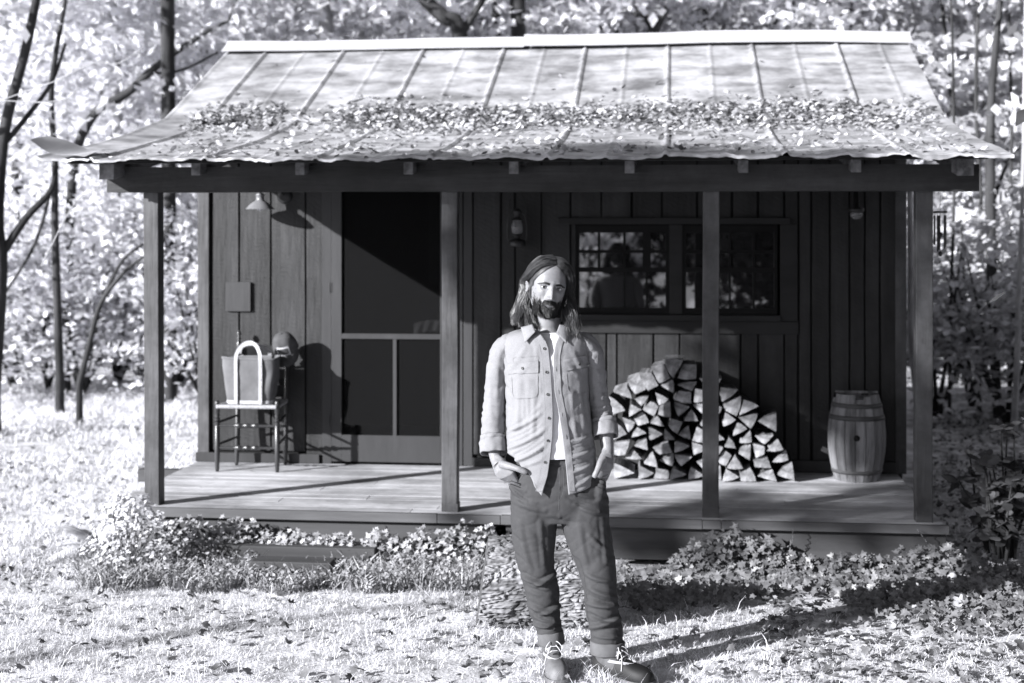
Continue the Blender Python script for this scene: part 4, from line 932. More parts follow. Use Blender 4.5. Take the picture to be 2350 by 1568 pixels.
# further trees: each with its own crown
rt = random.Random(5)
DESC = ['leafy', 'loose crowned', 'tall', 'wide', 'ragged', 'dense', 'slender', 'bright']
def far_tree(px_, d, dark, i):
    rank, no = i
    s = rt.uniform(.85, 1.3); lab = f'woodland tree, {ordn[no]} from the left in the {rank} rank of the wood beyond the cabin'
    wpx = rt.uniform(.09, .2)/d*F; lean = rt.uniform(-40, 40)
    lim = []
    for q in range(rt.randrange(2, 5)):
        yy = rt.uniform(60, 560); xx = px_+lean*(.4+.6*(500-yy)/440); sg = rt.choice((-1, 1)); ln = rt.uniform(60, 170); up_ = rt.uniform(.3, 1.3)
        lim.append([(xx, yy, wpx*.5), (xx+sg*ln*.4, yy-ln*.3*up_, wpx*.38), (xx+sg*ln*.75, yy-ln*.75*up_+rt.uniform(-15,15), wpx*.26), (xx+sg*ln, yy-ln*1.2*up_, wpx*.12)])
    return tree(d, [[(px_, HOR+CH/d*F, wpx), (px_+lean*.4, 500, wpx*.9), (px_+lean, 60, wpx*.7)]] + lim, lab, dark, cs=s, czs=rt.uniform(.95, 1.25), group='woodland trees beyond the cabin', m=rt.choice(['trunk','trunk','trunkp']))
i = 0
for d, xs_ in ((22, [20,230,430,620,860,1290,1420,1750,1930,2180,2330]), (26, [-60,120,330,520,760,980,1180,1380,1560,1850,2060,2260,2420]), (31, [30,470,900,1320,1680,2000,2160,2380])):
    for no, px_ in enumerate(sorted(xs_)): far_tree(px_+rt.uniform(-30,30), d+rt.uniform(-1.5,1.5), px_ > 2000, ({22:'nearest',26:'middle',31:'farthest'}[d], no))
# understory shrubs
def shrub(px_, d, sc, dark, lab, grp='understory shrubs'):
    b = PD(px_, 800, d); t = empty('shrub', (b.x, b.y, gz(b.x, b.y)), lab, 'shrub', grp, rz=rt.uniform(0, 6.28))
    o = link('foliage', (shrubd if dark else shrubm)[rt.randrange(2)], None, t); o.scale = (sc*rt.uniform(.85,1.2), sc, sc*rt.uniform(.8,1.1))
    mb = MB()
    for k in range(6):
        a = rt.uniform(0, 6.28); r = rt.uniform(.3, .9)*sc; mb.tube([(0,0,0),(math.cos(a)*r*.4, math.sin(a)*r*.4, .7*sc),(math.cos(a)*r, math.sin(a)*r, 1.9*sc)], [.03*sc,.02*sc,.008*sc], 6)
    mb.build('stem', M['trunk'], t, True); return t
for px_, d, sc in ((-80,17.5,1.1),(30,18.5,1.2),(110,18.2,.8),(190,17.8,1.0),(270,19,1.2),(320,20.2,1.4),(410,18.6,1.1),(470,16.8,.9),(60,21,.95),(240,22,1.6),(430,21.5,1.5),(-60,23,1.6)):
    shrub(px_, d, sc, False, f"{'low' if sc < 1 else 'tall' if sc == 1.4 else 'broad' if sc > 1.3 else 'rounded'} shrub {'at the lawn edge' if d < 18.1 else 'set back'}, {'at the far left' if px_ < -70 else 'near the gnarled tree' if px_ < 80 else 'by the forked sapling' if px_ < 200 else 'by the straight trunk' if px_ < 380 else 'beside the cabin wall'}", 'shrubs beyond the left lawn')
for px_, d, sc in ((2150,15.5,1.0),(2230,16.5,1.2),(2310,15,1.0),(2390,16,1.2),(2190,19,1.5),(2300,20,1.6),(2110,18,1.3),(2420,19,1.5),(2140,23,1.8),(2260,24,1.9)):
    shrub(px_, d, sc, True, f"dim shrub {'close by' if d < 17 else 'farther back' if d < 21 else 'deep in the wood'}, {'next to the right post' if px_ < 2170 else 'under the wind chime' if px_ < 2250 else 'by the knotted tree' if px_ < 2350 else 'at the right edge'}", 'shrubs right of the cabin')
# far woodland, one mass
def band(rg, n):
    d = rg.uniform(33, 46, n); u = (rg.uniform(-350, 2700, n)-1175)/F; z = rg.uniform(0, 13, n)
    return np.stack([d*(-sY+u*cY), d*(cY+u*sY), z+1], 1)
V, Fq = leaf_cloud(15000, band, (.16, .30), flat=.4, seed=31, per=30, spread=.6); tag(np_mesh('far_woodland', V, Fq, M['fol']), kind='stuff', label='mass of far woodland foliage behind everything')
# bare pale twigs hanging on the left
for k, pts in enumerate(([(0,232),(60,210),(130,185),(215,145),(270,146),(330,110)], [(0,230),(80,235),(150,228),(178,200),(160,185)], [(95,610),(170,470),(230,430),(260,400)])):
    b = PD(pts[0][0], pts[0][1], 11.5); t = empty('bare_branch', b, ['long pale bare twig crossing the upper left foliage','short pale curling twig below the long one at the upper left','pale bare branch rising at the left beside the slender tree'][k], 'branch')
    mb = MB(); pp = crom([p+((3.2-2*i/len(pts)),) for i, p in enumerate(pts)], 6); mb.tube([PD(a, c, 11.5)-b for a, c, _ in pp], [max(.003, q/2/F*11.5) for _, _, q in pp], 6); mb.build('twig', M['trunkp'], t, True)
# broad-leaved shrub at the right edge
rh = empty('broadleaf_shrub', PZ(2300, 1285, -.05), 'dark stemmed shrub with long glossy leaves at the right edge beside the porch', 'shrub')
mb = MB(); tips = []
for k in range(13):
    a = rt.uniform(0, 6.28); r = rt.uniform(.05, .30); h = rt.uniform(.45, .86); p2 = Vector((math.cos(a)*r*.6+rt.uniform(-.04,.04), math.sin(a)*r*.5, h*.5)); p3 = Vector((math.cos(a)*r, math.sin(a)*r*.7, h)); b0_ = Vector((math.cos(a)*r*.35, math.sin(a)*r*.3, 0)); mb.tube([b0_, b0_.lerp(p2,.5)+Vector((rt.uniform(-.02,.02),0,0)), p2, p3], [.013,.011,.008,.004], 7); tips += [p3, b0_.lerp(p2, .6), p2, p2.lerp(p3, .5)]
M['dstem'] = mat('dark_stem', .012, .03, 12, .8); mb.build('stems', M['dstem'], rh, True)
pos = []; nr = []; ro = []
for tp in tips:
    for j in range(8):
        a = rt.uniform(0, 6.28); e = rt.uniform(-.7, .9); dr = Vector((math.cos(a)*math.cos(e), math.sin(a)*math.cos(e), math.sin(e))); n_ = (Vector((0,0,1))-dr*dr.z).normalized(); n_ = (n_+Vector((rt.gauss(0,.35),rt.gauss(-.2,.35),0))).normalized(); n_ = (n_-dr*n_.dot(dr)).normalized(); pos.append(tp+Vector((rt.uniform(-.02,.02),)*3)); nr.append(n_); ro.append(dr.cross(n_)*-1)
nr_ = np.array([tuple(v) for v in nr]); rl2 = np.array([tuple(v) for v in ro])
M['glossy'] = mat('glossy_leaf', .04, .10, 8, .35, spec=.6, island=.5, trans=.1)
# leaf local v axis = nrm x (nrm x roll): aim it along dr
leaf_mesh('leaves', np.array([tuple(p) for p in pos]), nr_, RG.uniform(.06, .11, len(pos)), 'oval', M['glossy'], rh, curl=.15, roll=np.array([tuple(-Vector(n_).cross(Vector(d_)).cross(Vector(n_))) for n_, d_ in zip(nr, ro)]))
# ------------------------------------------------------------------ the wood on the other side of the lawn, seen in the window glass, and the trees that shade the right half
# trees standing off to the left whose thin crowns dapple the right half of the porch
for k, (x_, y_, z0, z1, n_, sp_) in enumerate(((-15.1, -4.45, 6.8, 10.1, 1250, 1.15),)):
    t = empty('tree', (x_, y_, gz(x_, y_)), ['thin crowned tree standing left of the clearing','small crowned tree left of the photographer'][k], 'tree'); mb = MB(); mb.tube([(0,0,0),(.05,0,2.2),(0,.1,z1-.3)], [.07,.05,.02], 9); mb.build('trunk', M['trunk'], t, True)
    V_, F_ = leaf_cloud(n_, ell(sp_, sp_, z0, z1, .1), (.16, .24), flat=.5, seed=50+k, spread=.3); np_mesh('crown', V_, F_, M['fol'], t)
for k, (x_, y_) in enumerate(((3.0,-9.5),(4.6,-11),(7,-9),(9,-7),(4.5,-15),(-1.5,-17),(12,-12),(9,1))):
    t = empty('tree', (x_, y_, gz(x_, y_)), f"{ordn[k]} of the trees behind the photographer, counted from where the porch faces", 'tree', 'trees behind the photographer'); mb = MB(); mb.tube([(0,0,0),(.1,0,3),(0,.1,7)], [.2,.16,.08], 9); mb.build('trunk', M['trunk'], t, True)
    o = link('crown', crowns[k % 3], None, t); o.rotation_euler = (0,0,k); o.scale = (1.2,1.2,1.1)
M['everg'] = mat('evergreen_leaf', .02, .05, 3, .7)
everg = cmesh('evergreen_leaves', 5200, ell(1.3, 1.1, .05, 2.9, .1), (.07, .13), M['everg'], flat=.4, seed=77, spread=.25)
for k, (x_, y_, s_) in enumerate(((-.6,-13,1.5),(1.0,-13.6,1.8),(2.7,-8,1.5),(3.9,-8.6,1.7),(-1.9,-11,1.5),(1.7,-5.6,1.15),(2.9,-5.2,1.25))):  # unseen shrubs added to darken and lighten the reflection in the sashes
    t = empty('shrub', (x_, y_, gz(x_, y_)), f"{ordn[k]} of the shrubs added behind the photographer to tone the window reflection", 'shrub', 'shrubs behind the photographer', rz=k*1.3)
    me_ = shrubm[k % 2] if k in (1, 4) else everg; o = link('foliage', me_, None, t); o.scale = (s_, s_, s_*1.3)
    mb = MB(); mb.tube([(0,0,0),(.1,0,1.2),(0,.1,2.6)], [.05,.03,.01], 6); mb.build('stem', M['trunk'], t, True)
for k, (x_, y_, s_) in enumerate(((3.5,7.4,1.0),(3.9,8.9,1.25),(4.4,5.8,1.4),(5.6,7.6,1.6))):  # evergreens added out of view to keep sky light off the right bay
    t = empty('evergreen', (x_, y_, gz(x_, y_)), f"{ordn[k]} evergreen in the row added unseen to block sky light right of the porch", 'tree', 'added evergreens right of the porch', rz=k*1.3)
    o = link('foliage', everg, None, t); o.scale = (s_*.8, s_*.8, s_*1.5)
    mb = MB(); mb.tube([(0,0,0),(.05,0,1.6),(0,.05,3.4)], [.06,.04,.01], 6); mb.build('trunk', M['trunk'], t, True)
# ------------------------------------------------------------------ the man
from mathutils.bvhtree import BVHTree
DM = 6.3; LAT0 = (1262-1175)/F*DM
man = empty('person', (LAT0*cY - DM*sY, LAT0*sY + DM*cY, 0), 'bearded man with long dark hair in a pale overshirt, hands in his trouser pockets', 'person', rz=YAW)
def LP(px, py, dy=0.0):
    D = DM+dy; return Vector(((px-1175)/F*D-LAT0, dy, CH-(py-HOR)/F*D))
def H(px): return px/F*DM
M['skin'] = mat('skin', .165, .195, 30, .5, spec=.35, bump=.08, bscale=160)
M['skin'].node_tree.nodes['Principled BSDF'].inputs['Subsurface Weight'].default_value = .35; M['skin'].node_tree.nodes['Principled BSDF'].inputs['Subsurface Radius'].default_value = (.012, .010, .009); M['skin'].node_tree.nodes['Principled BSDF'].inputs['Subsurface Scale'].default_value = 1.0
M['shirt'] = mat('heathered_shirt_cloth', .175, .23, 260, .92, bump=.25, bscale=420, contrast=(.3,.7), spec=.1)
M['tee'] = mat('white_cotton', .6, .66, 40, .9, spec=.1)
M['trousers'] = mat('dark_cotton_twill', .040, .046, 90, .8, bump=.12, bscale=300, spec=.2)
M['hair'] = mat('dark_hair', .025, .06, 40, .42, spec=.55, island=.6)
M['beard'] = mat('beard_hair', .010, .022, 40, .5, spec=.4, island=.5)
M['button'] = mat('dark_button', .012, .02, 10, .3, spec=.6)
M['stitchd'] = mat('shirt_seam', .16, .2, 10, .9)
M['eyew'] = mat('eye_white', .5, .55, 10, .2, spec=.6); M['iris'] = mat('eye_iris', .01, .015, 10, .15, spec=.8); M['lip'] = mat('lip_skin', .22, .26, 40, .5)
M['bootr'] = mat('boot_rubber', .012, .02, 10, .6, spec=.25); M['bootp'] = mat('pale_boot_rubber', .09, .15, 14, .7, spec=.4); M['bootl'] = mat('boot_leather', .06, .10, 16, .6, bump=.2); M['lace'] = mat('boot_lace', .5, .6, 20, .8)  # bootp: paler rubber, for the left boot and both soles
def ring(c, rx, ry, n=40, e=1.0, tilt=(0, 0), rot=0):
    out = []
    for k in range(n):
        a = 2*math.pi*k/n; ca, sa = math.cos(a), math.sin(a); x = abs(ca)**e*math.copysign(rx, ca); y = abs(sa)**e*math.copysign(ry, sa)
        xr = x*math.cos(rot)-y*math.sin(rot); yr = x*math.sin(rot)+y*math.cos(rot)
        out.append(Vector((c[0]+xr, c[1]+yr, c[2]+tilt[0]*xr+tilt[1]*yr)))
    return out
def loft(mb, rings):
    mb.grid(rings, closed=True); n = len(rings[0]); mb.add(rings[0], [tuple(range(n))[::-1]]); mb.add(rings[-1], [tuple(range(n))])
def interp_rows(rows, n):
    return crom(rows, n)
def remesh(mb, voxel, smooth=0, fac=.5):
    me = bpy.data.meshes.new('tmp'); me.from_pydata([tuple(p) for p in mb.v], [], mb.f); me.update(); o = bpy.data.objects.new('tmp', me); COL.objects.link(o)
    r = o.modifiers.new('r', 'REMESH'); r.mode = 'VOXEL'; r.voxel_size = voxel
    if smooth: s = o.modifiers.new('s', 'SMOOTH'); s.factor = fac; s.iterations = smooth
    dg = bpy.context.evaluated_depsgraph_get(); m2 = bpy.data.meshes.new_from_object(o.evaluated_get(dg)); bpy.data.objects.remove(o); return m2
def to_px(p):
    D = DM+p[1]; return 1175+(p[0]+LAT0)/D*F, HOR+(CH-p[2])/D*F
def displace(me, folds, noise_amp=.0, nscale=(9, 9, 14), seed=0, front=True):
    """folds: (x1,y1,x2,y2,width px,amp m) ridges drawn over the front of the garment"""
    n = len(me.vertices); co = np.zeros(n*3, np.float32); me.vertices.foreach_get('co', co); co = co.reshape(-1, 3); nr = np.zeros(n*3, np.float32); me.vertices.foreach_get('normal', nr); nr = nr.reshape(-1, 3)
    D = DM+co[:, 1]; X = 1175+(co[:, 0]+LAT0)/D*F; Yp = HOR+(CH-co[:, 2])/D*F; d = np.zeros(n)
    fr = np.clip(-nr[:, 1]*2.2+.25, 0, 1) if front else 1
    for x1, y1, x2, y2, w_, am in folds:
        dx, dy = x2-x1, y2-y1; L2 = dx*dx+dy*dy; t = ((X-x1)*dx+(Yp-y1)*dy)/L2; tc = np.clip(t, 0, 1); bow = 4*tc*(1-tc)*math.sqrt(L2)*.06
        px_ = x1+tc*dx; py_ = y1+tc*dy+bow; dist = np.hypot(X-px_, Yp-py_); env = np.exp(-(dist/w_)**2)*np.sin(np.pi*np.clip(.12+.76*tc, 0, 1))
        d += (am*env - .45*am*np.exp(-((dist-w_*1.25)/(w_*.6))**2)*np.sin(np.pi*np.clip(.12+.76*tc, 0, 1)))*fr
    if noise_amp:
        d += np.array([mnoise.noise(Vector((c[0]*nscale[0]+seed, c[1]*nscale[1], c[2]*nscale[2])))*noise_amp - max(0, 1-abs(mnoise.noise(Vector((c[0]*nscale[0]*.9+seed+c[2]*2, c[1]*nscale[1]*.9, c[2]*nscale[2]*1.5+c[0]*3))))*4.5)**1.5*noise_amp*1.3 - max(0, 1-abs(mnoise.noise(Vector((c[0]*nscale[0]*2+seed+7, c[1]*nscale[1]*2, c[2]*nscale[2]*2.3-c[0]*6))))*4)**1.5*noise_amp*.55 for c in co])
    co += nr*d[:, None]; me.vertices.foreach_set('co', co.ravel()); me.update(); return me
def finish(name, me, m, parent=man, smooth=True):
    me.materials.clear(); me.materials.append(m); me.name = name
    me.polygons.foreach_set('use_smooth', [smooth]*len(me.polygons)); return link(name, me, None, parent)

# ---- head profile
HP = np.array([  # z, half width, front, back
 [.130,.004,.006,.008],[.122,.034,.036,.042],[.105,.052,.060,.066],[.080,.065,.076,.084],[.050,.0725,.085,.093],[.020,.0745,.088,.097],[0,.0735,.085,.097],[-.03,.070,.084,.092],[-.055,.0655,.083,.080],[-.080,.058,.083,.062],[-.100,.047,.080,.040],[-.114,.033,.071,.015],[-.123,.014,.055,-.02]])
def headpt(a, z):
    """a: azimuth, 0 = face forward (-y)"""
    zz = -z; w_ = np.interp(zz, -HP[:,0], HP[:,1]); f = np.interp(zz, -HP[:,0], HP[:,2]); b = np.interp(zz, -HP[:,0], HP[:,3])
    s, c = math.sin(a), math.cos(a)
    if c >= 0: x = w_*abs(s)**.92*math.copysign(1, s); y = -f*abs(c)**.86
    else: x = w_*abs(s)**.9*math.copysign(1, s); y = b*abs(c)**.9
    if c > 0:
        G = lambda x0, z0, sx, sz: math.exp(-((x-x0)/sx)**2-((z-z0)/sz)**2)
        dy = 0
        t = min(1, max(0, (.018-z)/.064)); 
        if -.064 < z < .03:
            am = .003+.024*t**1.35; am *= 1 if z > -.050 else max(0, 1-((-.050-z)/.009))**.6
            dy -= am*math.exp(-(abs(x)/(.0105+.0036*t))**1.8)
        for s_ in (-1, 1):
            dy -= .009*G(s_*.0135, -.048, .0055, .007)
            dy += .0105*G(s_*.0315, .001, .0145, .0095); dy += .004*G(s_*.018, .004, .008, .012)
            dy -= .0045*G(s_*.030, .021, .020, .006)
            dy -= .004*G(s_*.045, -.024, .016, .014); dy += .003*G(s_*.036, -.055, .012, .02); dy += .0035*G(s_*.0245, -.036, .006, .016)
            dy += .006*G(s_*.062, .03, .012, .02)
        dy -= .0065*G(0, -.066, .020, .0045); dy -= .0075*G(0, -.077, .017, .005); dy += .005*G(0, -.0715, .022, .0022)
        dy += .003*G(0, -.087, .02, .005); dy -= .006*G(0, -.106, .018, .012)
        y += dy
    return Vector((x, y, z))
HC = LP(1257, 660, -.01)      # head centre (eye level)
HM = Matrix.Translation(HC) @ Matrix.Rotation(R(9.5), 4, 'Y') @ Matrix.Rotation(R(12), 4, 'Z') @ Matrix.Rotation(R(-2), 4, 'X') @ Matrix.Diagonal((1.05, 1.0, .985, 1))
body = MB()
NAZ = 220; zsl = [.1299,.128,.124,.118,.11,.1] + list(np.linspace(.09, -.112, 105)) + [-.116,-.120,-.123]
azs = [math.pi*(2*k/NAZ-1) for k in range(NAZ)]; azs = [a - .35*math.sin(a)*.9 for a in azs]
loft(body, [[HM @ headpt(a, z) for a in azs] for z in zsl])
# ears
for s_ in (-1, 1):
    E = []
    for i in range(9):
        t = i/8; out_ = .022*math.sin(math.pi*t)**.6 if 0 < t < 1 else 0
    cx = s_*.073
    er = []
    for i in range(20):
        a = 2*math.pi*i/20; er.append((math.cos(a), math.sin(a)))
    def earp(u, v, off): return HM @ Vector((cx+s_*(.004+off+.008*max(0, v)+.009*(u+1)*.5), .012+u*.015*(1 - .25*(v < 0)), -.010+v*.031))
    loft(body, [[earp(c*r_, q*r_, o) for c, q in er] for r_, o in ((.7,-.004),(.8,.004),(.84,.007),(.70,.008),(.62,.004),(.25,.003))])
# neck, torso, arms, legs (hidden parts simple but connected)
nk = [(LP(1262,700,.012), .052, .056), (LP(1260,725,.022), .053, .058), (LP(1258,752,.03), .056, .060), (LP(1257,775,.032), .075, .070), (LP(1256,800,.03), .13, .09), (LP(1255,850,.03), .155, .10), (LP(1258,950,.03), .145, .10), (LP(1265,1050,.03), .15, .105), (LP(1278,1130,.03), .16, .11)]
loft(body, [ring(c, a, b, 32) for c, a, b in nk])
def limb(mb, pts, n=18, flat=1.0):
    """pts: (px, py, dy, radius m)"""
    pp = crom(pts, 5); mb.tube([LP(a, b, c) for a, b, c, _ in pp], [r for *_, r in pp], n, flat=flat)
limb(body, [(1160,800,.03,.05),(1142,860,.045,.045),(1136,930,.05,.040),(1135,1000,.02,.040),(1136,1040,-.012,.029),(1139,1056,-.030,.0255),(1146,1068,-.050,.029)])
limb(body, [(1345,800,.03,.05),(1366,860,.045,.045),(1376,930,.05,.040),(1387,985,.02,.040),(1392,1010,.0,.031),(1394,1034,-.02,.0275),(1393,1048,-.04,.028)])
limb(body, [(1225,1120,.03,.075),(1226,1250,.03,.070),(1240,1350,.02,.05),(1262,1470,.02,.035),(1265,1500,.0,.035)])
limb(body, [(1340,1120,.03,.075),(1356,1250,.02,.070),(1378,1350,-.02,.05),(1394,1480,-.07,.035),(1396,1510,-.09,.035)])
# left-in-picture hand: palm slides into the pocket, thumb stays outside
def palm(mb, path, wd, th, face):
    """path (px,py,dy); wd/th half sizes; face = direction of the back of the hand"""
    P = [LP(*p) for p in path]; rings = []
    for i, p in enumerate(P):
        t = (P[min(i+1, len(P)-1)]-P[max(i-1, 0)]).normalized(); s = t.cross(face).normalized(); f = s.cross(t)
        rings.append([p + s*(abs(math.cos(a))**.8*math.copysign(wd[i], math.cos(a))) + f*(abs(math.sin(a))**.8*math.copysign(th[i], math.sin(a))) for a in (2*math.pi*k/22 for k in range(22))])
    loft(mb, rings)
fc = Vector((-.55, -.83, .15)).normalized()
palm(body, [(1138,1052,-.03),(1145,1065,-.046),(1153,1077,-.058),(1162,1089,-.064),(1172,1101,-.040),(1180,1112,-.012)], [.026,.034,.042,.044,.042,.038], [.019,.020,.020,.018,.015,.012], fc)
for k, (ox, oy) in enumerate(((9,-6),(4,-1),(0,4),(-3,8))):
    x0, y0 = 1178+ox*.9, 1108+oy; ln = (26,30,28,22)[k]
    limb(body, [(x0-8,y0-9,-.030,.0105),(x0,y0,-.015,.0100),(x0+ln*.45,y0+ln*.5,-.008,.0092),(x0+ln*.65,y0+ln*1.0,-.002,.0085)], 10)
limb(body, [(1149,1064,-.070,.018),(1160,1068,-.092,.0172),(1172,1071,-.112,.0155),(1186,1075.5,-.126,.0132),(1192,1077.5,-.129,.0138),(1203,1082,-.130,.0130),(1209,1085,-.127,.0105)], 14)
# right-in-picture hand
fc2 = Vector((.25, -.95, .15)).normalized()
palm(body, [(1394,1040,-.035),(1392,1052,-.052),(1389,1064,-.066),(1386,1076,-.072),(1384,1088,-.050),(1381,1100,-.025)], [.026,.033,.037,.036,.033,.030], [.019,.020,.020,.018,.015,.012], fc2)
for k, ox in enumerate((-9,-3,3,8)):
    ln = (24,28,26,20)[k]
    limb(body, [(1386+ox,1080,-.052,.0105),(1384+ox,1092,-.032,.010),(1380+ox*.9,1092+ln*.6,-.018,.0092),(1377+ox*.8,1092+ln*1.1,-.012,.0085)], 10)
limb(body, [(1386,1052,-.074,.018),(1379,1061,-.094,.0165),(1375,1071,-.110,.0150),(1370,1082,-.120,.0128),(1367,1088,-.122,.0132),(1363,1096,-.121,.0112)], 14)
bm = remesh(body, .0032, 2, .35); finish('body', bm, M['skin'])
# eyes, brows, lips
def hl(x, y, z): return HM @ Vector((x, y, z))
for s_ in (-1, 1):
    mb = MB(); c = (s_*.0315, -.0655, .0005); Me = HM @ Matrix.Translation(c)
    mb.lathe([(.0118*math.sin(math.pi*i/12), .0118*math.cos(math.pi*i/12)) for i in range(13)], (0,0,0), 18, M=Me @ Matrix.Rotation(R(90), 4, 'X')); ev = mb.build('eye', M['eyew'], man, True)
    mb = MB(); gaze = Matrix.Rotation(R(-17), 4, 'Z'); Mi = Me @ gaze @ Matrix.Rotation(R(90), 4, 'X'); mb.lathe([(0,.0126),(.0035,.0122),(.0056,.0112),(.0058,.0104)], (0,0,0), 18, M=Mi); mb.build('iris', M['iris'], ev, True)
    # lids: strips over the ball
    for up, lo, hi in ((1, 19, 66), (-1, -26, -62)):
        mb = MB(); P = []
        for i in range(7):
            row = []
            for k in range(13):
                az = R(-62+124*k/12); base = (lo+(hi-lo)*i/6); base = base - (base-(-4))*(abs(az)/R(62))**3*.55*(1-i/6); el = R(base)
                r = .0128+.0006*(6-i)/6; row.append(Me @ Vector((r*math.sin(az)*math.cos(el), -r*math.cos(az)*math.cos(el), r*math.sin(el))))
            P.append(row)
        mb.grid(P if up < 0 else P[::-1]); mb.build('eyelid', M['skin'], ev, True)
        mb = MB(); mb.tube(P[0], .0009 if up > 0 else .0004, 5); mb.build('lash_line', M['beard'], ev)
Hi = HM.inverted()
bt = BVHTree.FromPolygons([v.co.copy() for v in bm.vertices], [tuple(p.vertices) for p in bm.polygons])
Hi = HM.inverted()
def face_hit(x, z, off=0.0):
    o = HM @ Vector((x, -.3, z)); d = (HM.to_3x3() @ Vector((0, 1, 0))).normalized(); h = bt.ray_cast(o, d)
    return (h[0] + h[1]*off, h[1]) if h[0] is not None else (HM @ Vector((x, -.08, z)), -d)
mb = MB(); rb = random.Random(3)
for s_ in (-1, 1):
    for i in range(230):
        t = rb.random(); x = s_*(.012+.040*t); z = .0150+.0035*math.sin(math.pi*min(1, t*1.1)) - .003*t*t + rb.gauss(0, .0020*(1-.5*t)) ; p, n_ = face_hit(x, z, .0004); q, _ = face_hit(x+s_*.007, z+.0025*(1-2.2*t), .0020)
        mb.tube([p, (p+q)/2+n_*.0006, q], [.0009, .0008, .0003], 3, cap=False)
mb.build('eyebrow', M['beard'], man)
def strip_face(x0, x1, zf, hw, off, n=17, m_=5):
    P = []
    for j in range(m_):
        P.append([face_hit(x0+(x1-x0)*i/(n-1), zf((i/(n-1)))+hw(i/(n-1))*(2*j/(m_-1)-1), off)[0] for i in range(n)])
    return P
mb = MB(); mb.grid(strip_face(-.021,.021, lambda t: -.0775-.001*math.sin(math.pi*t)+.0, lambda t: .0042*math.sin(math.pi*(.05+.9*t))**.7, .0006)[::-1]); mb.build('lips', M['lip'], man, True)
mb = MB(); mb.tube([face_hit(-.022+.044*i/14, -.0715-.0012*math.cos(math.pi*(i/7-1)), .0006)[0] for i in range(15)], .0010, 5); mb.build('mouth_line', M['beard'], man)
# beard
mb = MB()
def bmask(x, z):
    ax = abs(x); up = -.042 - .040*max(0, 1-ax/.062)**1.15       # upper edge: sideburn to lower cheek
    if z < -.112: return 1.0
    if ax < .026 and -.070 < z < -.0555: return (1.0 if ax > .0045 or z < -.058 else .3) if z < -.061 else .7   # moustache
    if ax < .020 and -.084 < z < -.070: return 0.0
    if ax < .0285 and ax > .020 and -.09 < z < -.06: return .9
    if z < up: return min(1.0, .10+((up-z)/.034)**1.3)
    if ax > .060 and z < -.01: return .10
    return 0
cnt = 0
while cnt < 6500:
    x = rb.uniform(-.071, .071); z = rb.uniform(-.124, .0)
    if rb.random() > bmask(x, z): continue
    az_side = abs(x) > .045
    if az_side: p, n_ = (lambda h: h)(face_hit(x, z, 0.0))
    else: p, n_ = face_hit(x, z, 0.0)
    ln = .017*(1-.45*min(1,abs(x)/.045)) if z < -.088 else (.010 if abs(x) < .03 else .0075); ln *= rb.uniform(.6, 1.35)
    sdn = abs(x) > .046
    if sdn: ln *= .5
    dn = HM.to_3x3() @ Vector((-x*6.5 + rb.gauss(0,.22), -.25+rb.gauss(0,.2), -1.0+rb.gauss(0,.2))); dn.normalize(); d = (n_*((.12 if sdn else .42)+rb.gauss(0,.12))+dn).normalized()
    q = p+d*ln*.55+n_*.001; r_ = p+d*ln*.8+dn*ln*.35
    mb.tube([p-n_*.001, q, r_], [.00075, .0006, .00015], 3, cap=False); cnt += 1
# stray layer under the chin
for i in range(1600):
    a = rb.uniform(-1.25, 1.25); zz_ = rb.uniform(-.122, -.100); p = HM @ (headpt(a, zz_)*1.0); n_ = (p-(HM @ Vector((0, .0, zz_+.03)))).normalized(); dn = (HM.to_3x3() @ Vector((0,-.1,-1))).normalized(); L = rb.uniform(.010,.020)*(1-.5*abs(a)/1.25)
    mb.tube([p, p+n_*L*.4+dn*L*.5, p+n_*L*.45+dn*L], [.0008,.0006,.0002], 3, cap=False)
mb.build('beard', M['beard'], man)
